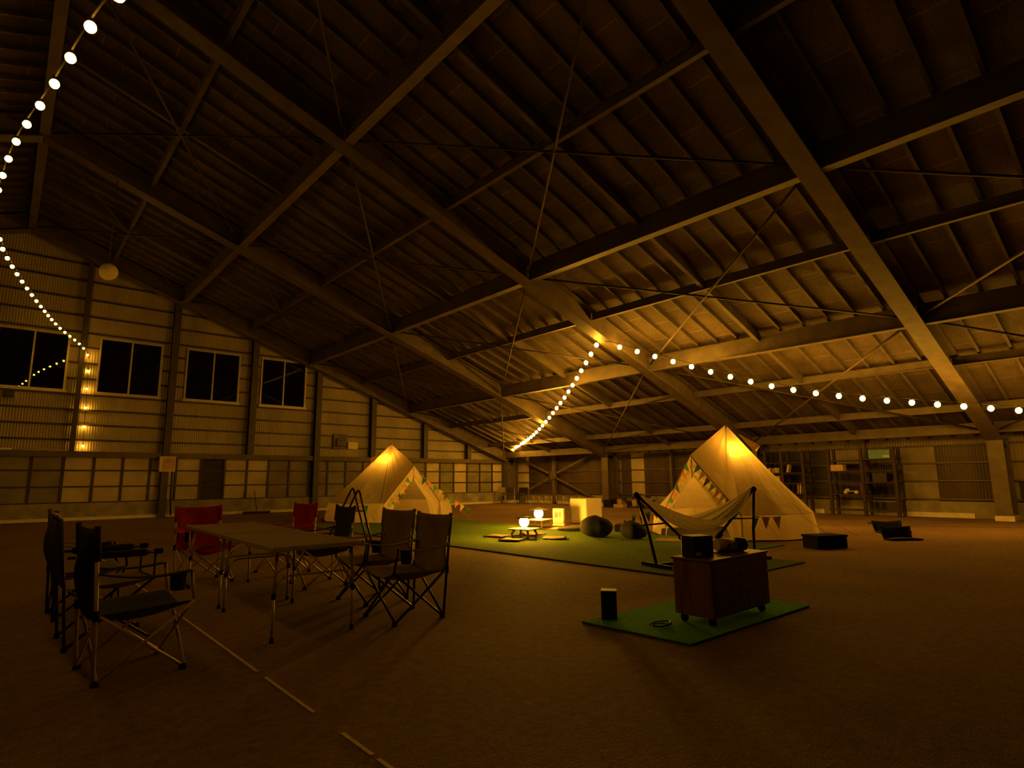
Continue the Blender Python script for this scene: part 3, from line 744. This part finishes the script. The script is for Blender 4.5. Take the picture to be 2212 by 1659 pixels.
camp_table('silver edged folding table nearest the viewer', 1.66, 4.66, 2.37, 6.19, R(-1.5), True)
camp_table('silver edged folding table pushed behind the nearer one, its far end at a red chair', 1.71, 6.27, 2.43, 7.79, R(-1.5), False)

# ------------------------------------------------------------------ hammock and stands
def stand(label, FL, TL, TR, FRr, cfrac=.42):
    FL, TL, TR, FRr = map(Vector, (FL, TL, TR, FRr))
    t = thing('hammock_stand', label, 'hammock stand', (FL+FRr)/2, 0, None)
    cb = FL.lerp(FRr, .42)+Vector((0, 0, .03)); cb2 = FL.lerp(FRr, .47)+Vector((0, 0, .03))
    ax = (FRr-FL).normalized(); sd = Vector((-ax.y, ax.x, 0))
    MB().bar(FL+Vector((0, 0, .025)), FRr+Vector((0, 0, .025)), .045, .04).obj('base_bar', 'black_tube', t, world=True)
    for T, F_, c_ in ((TL, FL, cb2), (TR, FRr, cb)):
        MB().tube([T, T.lerp(F_, .55)+ax*(.03 if F_ is FL else -.03), F_+Vector((0, 0, .04))], .022, 8).obj('leg', 'black_tube', t, world=True)
        MB().tube([T, c_], .022, 8).obj('arm', 'black_tube', t, world=True)
        MB().ball(T, .04, 10, 7).obj('joint', 'rubber', t, world=True)
        q1 = T.lerp(F_, .42); q2 = T.lerp(c_, .42); dd = (q2-q1)
        MB().tube([q1-dd*.12, q2+dd*.1], .012, 6).obj('crossbar', 'black_tube', t, world=True)
        q = T.lerp(c_, .66); MB().bar(q-(c_-T).normalized()*.05, q+(c_-T).normalized()*.05, .06, .06).obj('clamp', 'rubber', t, world=True)
        MB().bar(F_-sd*.28+Vector((0, 0, .022)), F_+sd*.28+Vector((0, 0, .022)), .045, .042).obj('foot_bar', 'black_tube', t, world=True)
    return t
GZ = .02
AFR = ((5.14, 10.37, 1.03), (5.27, 9.99, .04), (4.89, 10.85, .04), (5.37, 11.09, 1.06), (5.52, 10.7, .04), (5.1, 11.59, .04))
TLh, TRh = Vector((6.58, 5.02, .985)), Vector((8.32, 4.24, 1.04))
stand('black folding hammock stand holding the hammock behind the cabinet', (6.86, 4.95, GZ), TLh, TRh, (8.75, 4.52, GZ))
def aframe(label, ax1, f1, g1, ax2, f2, g2):
    t = thing('frame_stand', label, 'stand', (ax1[0], ax1[1], 0))
    for A_, F_, G_ in ((ax1, f1, g1), (ax2, f2, g2)):
        A_, F_, G_ = Vector(A_), Vector(F_), Vector(G_); d = (G_-F_).normalized()*.035
        MB().tube([F_, F_.lerp(A_, .55)+Vector((0, 0, .02)), A_-d-Vector((0, 0, .03)), A_, A_+d-Vector((0, 0, .03)), G_.lerp(A_, .55)+Vector((0, 0, .02)), G_], .02, 8).obj('leg_hoop', 'black_tube', t, world=True)
        MB().tube([F_.lerp(A_, .62), G_.lerp(A_, .62)], .012, 6).obj('crossbar', 'black_tube', t, world=True)
        for q in (F_, G_): MB().lathe([(.001, -.02), (.032, -.02), (.028, .04), (.001, .05)], q, 8).obj('foot', 'rubber', t, world=True)
    for k in (1, 2):
        MB().tube([(f1, g1)[k-1], (f2, g2)[k-1]], .016, 6).obj('base_tube', 'black_tube', t, world=True)
    return t
aframe('black A-shaped folding stand between the camping chairs and the left tent', *AFR)
hm = thing('hammock', 'cream cotton hammock slung low in the black stand', 'hammock', (7.45, 4.63, .3))
def hamm(u, v):
    p = TLh.lerp(TRh, .04+.92*u); ax = (TRh-TLh).normalized(); sd = Vector((-ax.y, ax.x, 0))
    s = math.sin(math.pi*u); w_ = .02+.36*s**.8; q = (v-.5)*2
    z = -.36*s**.85-.17*s*(1-q*q)+.012*math.sin(v*38)*s
    return p+sd*q*w_+Vector((0, 0, z))
MB().grid(hamm, 40, 30).obj('sling', 'hammock', hm, world=True)
for u, T in ((0, TLh), (1, TRh)):
    MB().tube([T, hamm(u, .5)], .014, 6).obj('rope', 'tan', hm, world=True)

# ------------------------------------------------------------------ cabinet on the small turf
cb = thing('cabinet', 'walnut veneer cabinet on castors standing on the small green turf', 'cabinet', (4.9, 2.83, 0))
x0, x1, y0, y1 = 4.42, 5.36, 2.66, 3.02
MB().rbox(x0, y0, .085, x1, y1, .525, .006).obj('body', 'walnut', cb, world=True)
MB().rbox(x0-.012, y0-.012, .525, x1+.012, y1+.012, .545, .004).obj('top', 'walnut_top', cb, world=True)
for z0, z1 in ((.095, .235), (.24, .38), (.385, .52)):
    MB().rbox(x0+.012, y0-.01, z0, x1-.012, y0+.002, z1, .003).obj('panel', 'walnut', cb, world=True)
for xx in (x0+.06, x1-.06):
    for yy in (y0+.05, y1-.05):
        cs = MB(); cs.prism([(yy+.032*math.cos(a), .05+.032*math.sin(a)) for a in [2*math.pi*i/14 for i in range(14)]], 'x', xx-.012, xx+.012); cs.box(xx-.022, yy-.022, .076, xx+.022, yy+.022, .088)
        cs.obj('castor', 'rubber', cb, world=True)
for px_, pz in ((x1-.03, .30), (x0+.03, .49), (x0+.03, .11)):
    MB().ball((px_, y0-.011, pz), .006, 8, 5).obj('screw_cap', 'silver', cb, world=True)
bk = thing('speaker', 'black cube speaker with a small pale plate on the wooden cabinet', 'speaker', (4.57, 2.87, .545), R(-20))
MB().rbox(-.10, -.09, .0, .10, .09, .175, .01).obj('body', 'blk', bk)
MB().rbox(-.085, -.096, .015, .085, -.089, .16, .004).obj('grille', 'black', bk)
MB().rbox(-.09, -.1, .02, -.035, -.095, .045, .002).obj('plate', 'paper', bk)
pj = thing('projector', 'white and black projector lying on the wooden cabinet behind the speaker', 'projector', (5.06, 2.85, .545), R(-28))
pb = MB(); pb.tube([(-.13, .0, .062), (-.125, 0, .062), (.05, 0, .062)], [.05, .056, .056], 20); pb.obj('body', 'cream', pj)
pb = MB(); pb.tube([(.05, 0, .062), (.15, 0, .062), (.16, 0, .062)], [.058, .058, .05], 20); pb.obj('lens_hood', 'blk', pj)
MB().rbox(-.1, -.04, 0, .12, .04, .02, .004).obj('cradle', 'blk', pj)
MB().rbox(-.05, -.058, .052, -.02, -.05, .074, .003).obj('socket', 'blk', pj)
MB().tube([(-.035, -.058, .06), (-.08, -.08, .03), (-.16, -.1, .008), (-.24, -.05, .006)], .004, 5).obj('cable', 'rubber', pj)
sp = thing('speaker', 'small upright black speaker at the corner of the small turf', 'speaker', (4.09, 3.46, .018), R(-52))
MB().rbox(-.066, -.06, 0, .066, .06, .235, .006).obj('body', 'blk', sp)
MB().rbox(-.056, -.064, .012, .056, -.058, .222, .002).obj('grille', 'black', sp)
MB().rbox(-.066, -.06, .2352, .066, .06, .238, .001).obj('top_plate', 'cream', sp)
cbl = thing('cable', 'coil of pale and dark cable on the small turf left of the cabinet', 'cable', (4.25, 3.0, .018))
MB().tube([(-.06+.07*math.cos(a)*(1+.1*a), .06*math.sin(a), .006+.002*a) for a in [i*.4 for i in range(24)]], .005, 5).obj('coil', 'rubber', cbl)
MB().tube([(-.12, -.02, .02), (-.02, -.05, .022), (.06, 0, .02)], .006, 5).obj('plug_lead', 'cream', cbl)

# ------------------------------------------------------------------ lantern corner
lt = thing('low_table', 'little square wooden table with a lantern on it, in the middle of the turf', 'table', (8.3, 9.22, .024), R(20))
MB().rbox(-.25, -.25, .17, .25, .25, .19, .005).obj('tabletop', 'pine', lt)
for sx in (-1, 1):
    for sy in (-1, 1):
        MB().tube([(sx*.15, sy*.15, .17), (sx*.19, sy*.19, .08), (sx*.17, sy*.17, .0)], [.03, .022, .026], 8).obj('leg', 'pine', lt)
MB().bar((-.16, -.16, .07), (.16, .16, .07), .03, .03).obj('stretcher', 'pine', lt); MB().bar((-.16, .16, .045), (.16, -.16, .045), .03, .03).obj('stretcher', 'pine', lt)
lantern(8.28, 9.2, .2145, 'lit globe lantern on the little square wooden table, the lower of two', .10)
for i, (dx, dy, rz, lb) in enumerate(((-.22, .62, 20, 'left of the little lantern table'), (.62, .42, 10, 'behind the little lantern table'), (.30, -.58, 35, 'right of the little lantern table'), (-.52, -.22, 25, 'in front of the little lantern table'))):
    mt_ = thing('seat_mat', 'flat brown seat mat lying on the turf '+lb, 'mat', (8.3+dx, 9.22+dy, .0185), R(rz), 'seat mats round the little table')
    MB().grid(lambda u, v: Vector(((u-.5)*.42, (v-.5)*.42, .024+.012*math.sin(u*5+i)*math.sin(v*4+i))), 10, 10).obj('pad', 'brown', mt_, solid=.025)
tb2 = thing('low_table', 'low wooden table holding the farther lantern', 'table', (10.35, 10.95, 0), R(25))
MB().rbox(-.36, -.25, .20, .36, .25, .222, .005).obj('tabletop', 'pine', tb2)
for sx in (-1, 1):
    for sy in (-1, 1): MB().rbox(sx*.31-.02, sy*.2-.02, .018, sx*.31+.02, sy*.2+.02, .2, .003).obj('leg', 'pine', tb2)
lantern(10.3, 10.9, .222, 'lit globe lantern on the farther low table, the upper of two', .115)
cu = thing('floor_cushion', 'flat round dark cushion on a pale mat in front of the white heater', 'cushion', (10.35, 9.85, .019))
MB().lathe([(.001, 0), (.3, 0), (.34, .025), (.3, .055), (.001, .06)], n=24).obj('pad', 'bag_dark', cu)
pm = thing('floor_mat', 'pale round mat by the farther lantern, beside the dark round cushion', 'mat', (10.5, 10.3, .0185))
MB().lathe([(.001, 0), (.5, 0), (.5, .012), (.001, .014)], n=24).obj('pad', 'tan', pm)
he = thing('heater', 'white portable heater standing beside the white box', 'heater', (11.32, 11.2, 0), R(-55))
MB().rbox(-.15, -.11, .05, .15, .11, .45, .03).obj('body', 'white', he)
MB().grid(lambda u, v: Vector((-.055+.05*math.cos(u*2*math.pi)*v, -.114, .29+.08*math.sin(u*2*math.pi)*v)), 20, 2).obj('emblem', 'print', he, solid=.006)
MB().rbox(.02, -.114, .22, .075, -.108, .36, .004).obj('emblem', 'print', he)
gr = MB()
for k in range(9): gr.box(-.12+k*.03, -.116, .07, -.11+k*.03, -.108, .15)
gr.obj('grille', 'print', he)
MB().rbox(-.16, -.12, .0, .16, .12, .05, .01).obj('base', 'cream', he)
wb = thing('white_cabinet', 'plain white cube cabinet on short feet, lit on one side, right of the heater', 'cabinet', (12.42, 11.22, 0), R(-2))
MB().rbox(-.3, -.31, .07, .3, .31, .68, .008).obj('body', 'white', wb)
MB().rbox(-.325, -.305, .09, -.302, .305, .675, .006).obj('door', 'white', wb)
MB().rbox(-.30, -.32, .03, -.27, .32, .065, .004).obj('kick_plate', 'cream', wb)
for sx in (-1, 1):
    for sy in (-1, 1): MB().lathe([(.001, 0), (.02, 0), (.016, .07), (.001, .07)], (sx*.25, sy*.27, 0), 8).obj('foot', 'silver', wb)
def beanbag(label, x, y, rx, ry, h, rz, mat):
    t = thing('bean_bag', label, 'bean bag', (x, y, .019), R(rz))
    def f_(u, v):
        a = 2*math.pi*u; p = math.pi*v
        rr = math.sin(p)**.75; z = h*(.5-.5*math.cos(p)); bul = 1+.06*math.sin(3*a+1)+.04*math.sin(5*a)
        return Vector((rx*rr*math.cos(a)*bul, ry*rr*math.sin(a)*bul, z*(1-.12*math.cos(a)) if v > .5 else z))
    MB().grid(f_, 32, 16).obj('bag', mat, t)
    MB().tube([f_(.25, i/12) for i in range(1, 12)]+[f_(.75, 1-i/12) for i in range(1, 12)], .005, 5).obj('seam', 'black', t)
    return t
beanbag('large round dark bean bag on the turf right of the lanterns', 9.52, 8.32, .38, .34, .40, 20, 'bag_moss')
beanbag('smaller mossy bean bag leaning against the large one', 9.72, 7.50, .28, .26, .33, -20, 'bag_dark')
lb = thing('backpack', 'dark bag lying between the bean bags and the bunting', 'bag', (11.08, 8.95, 0), R(30))
MB().rbox(-.22, -.13, 0, .2, .13, .17, .05).obj('body', 'black', lb)
MB().tube([(-.1, -.08, .16), (-.06, -.1, .24), (.06, -.1, .24), (.1, -.08, .16)], .01, 6).obj('handle', 'rubber', lb)
fm = thing('door_mat', 'pale entrance mat lying under the hammock at the tent doorway', 'mat', (10.1, 6.6, .019), R(-62))
MB().rbox(-.55, -.3, 0, .55, .3, .012, .004).obj('pad', 'tan', fm)
bx2 = thing('storage_box', 'low black storage box beside the right tent', 'box', (10.9, 4.35, 0), R(-26))
MB().rbox(-.3, -.19, 0, .3, .19, .19, .02).obj('body', 'rubber', bx2)
MB().rbox(-.31, -.2, .19, .31, .2, .225, .008).obj('lid', 'rubber', bx2)
def slump(label, x, y, rz, wx):
    t = thing('floor_chair', label, 'floor chair', (x, y, 0), R(rz), 'black legless floor chairs')
    def seat(u, v):
        return Vector(((u-.5)*wx*(1+.12*(1-v)), -.06+.26*v, .02+.015*math.sin(math.pi*u)))
    MB().grid(seat, 8, 8).obj('seat', 'black', t, solid=.03)
    MB().grid(lambda u, v: Vector(((u-.5)*wx*(1.0+.1*v), .2+.06*v, .02+.20*v+.03*abs(u-.5)*2*v)), 8, 8).obj('backrest', 'black', t, solid=.03)
    MB().tube([(-wx*.5, .2, .19), (-wx*.78, .16, .205)], .012, 6).obj('strap', 'black', t)
    return t
slump('black legless floor chair on the bare floor right of the tent, the farther one', 14.75, 4.42, -40, .60)
slump('black legless floor chair on the bare floor right of the tent, the nearer one', 13.15, 3.78, -38, .56)

# ------------------------------------------------------------------ timber shelves on the right wall
def shelf_unit(label, y0, y1, xf, xb, posts, levels, top):
    t = thing('shelf_unit', label, 'shelf', ((xf+xb)/2, (y0+y1)/2, 0))
    for yy in posts:
        for xx in (xf, xb): MB().rbox(xx-.04, yy-.045, 0, xx+.04, yy+.045, top, .004).obj('post', 'shelf_wood', t, world=True)
    for (a, b_, z) in levels: MB().rbox(xf-.06, a, z-.035, xb+.04, b_, z, .003).obj('shelf_board', 'shelf_wood', t, world=True)
    MB().bar((xf-.045, y0, .18), (xf-.045, y1, .18), .02, .06).obj('rail', 'shelf_wood', t, world=True)
    return t
shelf_unit('dark timber shelf unit with the blue crate on top', 5.92, 7.95, 20.55, 21.05, (5.98, 6.88, 7.86), [(5.92, 6.88, 1.76), (5.92, 7.95, 1.40), (5.92, 7.95, 1.04), (6.88, 7.95, .68), (5.92, 6.88, .50), (6.88, 7.95, 1.74)], 2.12)
shelf_unit('dark timber bookshelf half hidden by the right tent', 8.62, 10.05, 20.55, 21.05, (8.68, 9.40, 9.98), [(8.62, 10.05, 1.72), (8.62, 10.05, 1.37), (8.62, 10.05, 1.02), (8.62, 9.4, .67)], 2.12)
def item(name, label, cat, x, yc, z, sx, sy, sz, mat, rz=0, group=None, b=.006):
    t = thing(name, label, cat, (x, yc, z), R(rz), group); MB().rbox(-sx/2, -sy/2, 0, sx/2, sy/2, sz, b).obj('body', mat, t); return t
bc = item('crate', 'pale blue crate on the top board of the shelf unit', 'crate', 20.72, 6.36, 1.761, .36, .60, .26, 'blue')
MB().rbox(-.19, -.27, .04, -.179, -.1, .09, .002).obj('label_plate', 'paper', bc)
ca = item('carton', 'small cardboard box on the second board of the shelf unit', 'box', 20.68, 7.62, 1.401, .28, .38, .2, 'carton')
MB().rbox(-.146, -.19, .15, -.14, .19, .16, .001).obj('tape', 'paper', ca)
item('case', 'black case on the third board of the shelf unit', 'case', 20.72, 6.42, 1.041, .3, .4, .28, 'blk')
tc = thing('toy_car', 'wooden toy racing car on the lower left board of the shelf unit', 'toy car', (20.66, 7.3, .681), R(90))
MB().rbox(-.2, -.05, .05, .2, .05, .09, .01).obj('body', 'ocre', tc)
MB().rbox(.04, -.04, .09, .16, .04, .15, .012).obj('cockpit', 'paper', tc)
for xx in (-.17, .14):
    for yy in (-.065, .065):
        MB().prism([(xx+.05*math.cos(a), .05+.05*math.sin(a)) for a in [2*math.pi*i/16 for i in range(16)]], 'y', yy-.012, yy+.012).obj('wheel', 'paper', tc)
def book(label, yc, z, w_, h, mat, rx=0, x=20.66, flat=False):
    t = thing('book', label, 'book', (x, yc, z), 0, 'books on the timber shelves'); t.rotation_euler = (R(rx), 0, 0)
    MB().rbox(-.1, -w_/2, .0, .1, w_/2, h, .003).obj('cover', mat, t)
    MB().box(-.094, -w_/2+.004, .004, .104, w_/2-.004, h-.004).obj('pages', 'paper', t)
    return t
book('slim red book standing by the toy car', 6.96, .681, .03, .3, 'rust')
for k, (yc, wd_, h, mt, lbl) in enumerate(((9.86, .07, .17, 'paper', 'white book leaning at the left end of the upper row'), (9.78, .06, .15, 'rust', 'red book second in the upper row'), (9.70, .07, .16, 'ocre', 'ochre book third in the upper row'), (9.62, .05, .18, 'paper', 'pale book fourth in the upper row'), (9.54, .06, .17, 'ocre', 'ochre book at the right end of the upper row'))):
    book(lbl, yc, 1.371, wd_, h, mt)
book('tall pale book tilted right of the middle post', 9.24, 1.385, .07, .27, 'carton', 14)
for k, yc in enumerate((9.88, 9.80, 9.71, 9.63, 9.55)):
    book('pale spine in the lower row of the bookshelf, number %s from the tent' % ['one', 'two', 'three', 'four', 'five'][k], yc, 1.021, .06, .24, ['paper', 'ocre', 'paper', 'carton', 'paper'][k])
book('pale upright book beside the right post of the bookshelf', 8.85, .671, .035, .36, 'paper', 4)
book('ochre upright book left of the pale one by the right post', 8.93, .671, .035, .35, 'ocre', 4)

# ------------------------------------------------------------------ far corner furniture
def small_chair(label, x, y, rz, seat, frame, back=True):
    t = thing('folding_chair', label, 'chair', (x, y, 0), R(rz), 'folding chairs in the far corner')
    for sx in (-1, 1):
        MB().tube([(sx*.22, -.2, .0), (sx*.22, -.16, .44), (sx*.22, .16, .46), (sx*.22, .24, .0)], .014, 6).obj('leg', frame, t)
        MB().tube([(sx*.22, .14, .44), (sx*.22, .24, .82)], .014, 6).obj('back_post', frame, t)
    MB().rbox(-.22, -.2, .44, .22, .2, .475, .01).obj('seat', seat, t)
    MB().rbox(-.22, .17, .55, .22, .235, .82, .012).obj('backrest', seat, t)
    return t
small_chair('small folding chair with pale seat and silver frame in the far corner', 19.7, 23.65, -50, 'tan', 'silver')
small_chair('dark folding chair in the far corner, between the pale chair and the black one', 19.75, 23.0, -40, 'char', 'silver')
small_chair('black high folding chair in the far corner, right of the dark chair', 20.0, 22.35, -60, 'black', 'black_tube')
def bench(label, x, y, ln, zt):
    t = thing('bench', label, 'bench', (x, y, 0), 0, 'metal benches along the right wall')
    MB().rbox(-.18, -ln/2, zt-.04, .18, ln/2, zt, .006).obj('seat', 'steel', t)
    for yy in (-ln/2+.1, -ln/6, ln/6, ln/2-.1):
        MB().tube([(-.16, yy-.04, 0), (-.16, yy+.02, zt-.04)], .02, 6).obj('leg', 'alu', t)
        MB().tube([(.16, yy-.04, 0), (.16, yy+.02, zt-.04)], .016, 6).obj('leg', 'silver', t)
    MB().tube([(-.16, -ln/2+.1, .08), (-.16, ln/2-.1, .08)], .012, 6).obj('rail', 'silver', t)
    return t
bench('long metal legged bench against the wall under the cross brace, the farther one', 20.6, 21.35, 1.5, .46)
bench('long metal legged bench against the wall under the cross brace, the nearer one', 20.5, 19.5, 1.7, .47)
wt = thing('trestle_table', 'heavy timber trestle table by the wall column', 'table', (20.6, 16.05, 0))
MB().rbox(-.3, -.85, .40, .3, .75, .47, .006).obj('tabletop', 'shelf_wood', wt)
for yy in (-.35, .45): MB().rbox(-.2, yy-.12, .06, .2, yy+.12, .40, .006).obj('pedestal', 'pine', wt)
MB().rbox(-.25, -.5, 0, .25, .6, .06, .004).obj('foot_rail', 'shelf_wood', wt)
item('crate', 'black crate beside the left end of the trestle table', 'crate', 20.04, 16.72, 0, .4, .42, .33, 'blk')
item('carton', 'brown carton on the floor before the trestle table', 'box', 20.15, 16.25, 0, .3, .5, .14, 'carton')
item('crate', 'black crate under the right end of the trestle table', 'crate', 20.3, 14.95, 0, .4, .5, .33, 'blk')

# ------------------------------------------------------------------ fittings on the gable wall
bb = thing('breaker_box', 'beige breaker box on the gable wall post between the second and third windows', 'breaker box', (4.52, YG-.335, 1.6))
MB().rbox(-.25, -.16, 0, .25, 0, .54, .012).obj('body', 'cream', bb)
MB().rbox(-.17, -.168, .03, .23, -.158, .51, .006).obj('door', 'carton', bb)
MB().rbox(-.1, -.172, .40, .12, -.167, .415, .001).obj('notice', 'rust', bb); MB().rbox(-.06, -.172, .34, .12, -.167, .352, .001).obj('notice', 'rust', bb)
MB().ball((0, -.17, .18), .018, 8, 6).obj('knob', 'paper', bb)
MB().tube([(.18, -.05, 0), (.19, -.05, -.8), (.24, -.05, -1.55)], .03, 6).obj('conduit', 'dark_steel', bb)
ef = thing('exhaust_fan', 'square exhaust fan with dark grille on the gable wall left of the tent peak', 'fan', (11.2, YG-.08, 2.6))
MB().rbox(-.32, -.04, 0, .32, 0, .66, .01).obj('frame', 'steel', ef)
MB().rbox(-.2, -.12, .12, .24, -.04, .46, .02).obj('housing', 'dark_steel', ef)
gg = MB()
for k in range(5): gg.tube([(-.18+k*.1, -.125, .14), (-.18+k*.1, -.125, .44)], .008, 5)
for k in range(4): gg.tube([(-.19, -.128, .17+k*.08), (.23, -.128, .17+k*.08)], .006, 5)
gg.obj('grille', 'alu', ef)
cbx = item('control_box', 'pale control box mounted right of the exhaust fan', 'control box', 11.76, YG-.15, 2.62, .46, .14, .3, 'cream')
MB().ball((-.1, -.075, .23), .02, 8, 6).obj('button', 'white', cbx)
fl_ = thing('floodlight', 'unlit black floodlight under the sill of the first window', 'floodlight', (-.05, YG-.27, 3.93))
MB().rbox(-.13, -.1, 0, .13, .06, .2, .02).obj('head', 'blk', fl_)
MB().rbox(-.02, .04, .10, .02, .19, .14, .004).obj('bracket', 'rubber', fl_)
MB().tube([(.12, .05, .1), (.2, .17, .2), (.22, .17, -.1)], .012, 6).obj('cable', 'cream', fl_)
ws = item('fluorescent_tube', 'short white unlit tube lying on the gable wall ledge at the left edge', 'tube light', -.25, YG-.17, 2.271, .9, .09, .07, 'white')
lc = thing('cable', 'loose pale cable lying along the gable wall ledge', 'cable', (1.0, YG-.2, 2.27))
MB().tube([(-.7, 0, .012), (-.2, .02, .012), (.05, -.02, .05), (.15, .02, .012), (.6, 0, .02), (.75, .03, .06), (.9, .0, .012)], .012, 6).obj('lead', 'cream', lc)
br = thing('push_broom', 'wide push broom leaning upright against the gable wall plinth', 'broom', (7.7, YG-.5, 0))
MB().rbox(-.5, -.08, .03, .5, .08, .09, .01).obj('head', 'dark_steel', br)
MB().rbox(-.49, -.07, 0, .49, .07, .03, .004).obj('bristles', 'black', br)
MB().tube([(.0, 0, .09), (-.05, .26, .86)], .014, 6).obj('handle', 'shelf_wood', br)
gl_ = thing('pendant_globe', 'pale unlit round lampshade hanging high above the second window', 'lampshade', (1.54, 17.2, 6.44))
MB().grid(lambda u, v: Vector(((.205*math.sin(math.pi*v)*(1+.08*math.cos(2*math.pi*u)))*math.cos(2*math.pi*u), .20*math.sin(math.pi*v)*math.sin(2*math.pi*u), -.215*math.cos(math.pi*v))), 28, 16).obj('shade', 'globe', gl_)
MB().lathe([(.001, 0), (.05, 0), (.045, .07), (.001, .08)], (0, 0, .20), 12).obj('cap', 'dark_steel', gl_)
MB().tube([(0, 0, .32), (0, .0, zb(1.54)-6.42)], .009, 6).obj('rod', 'dark_steel', gl_)
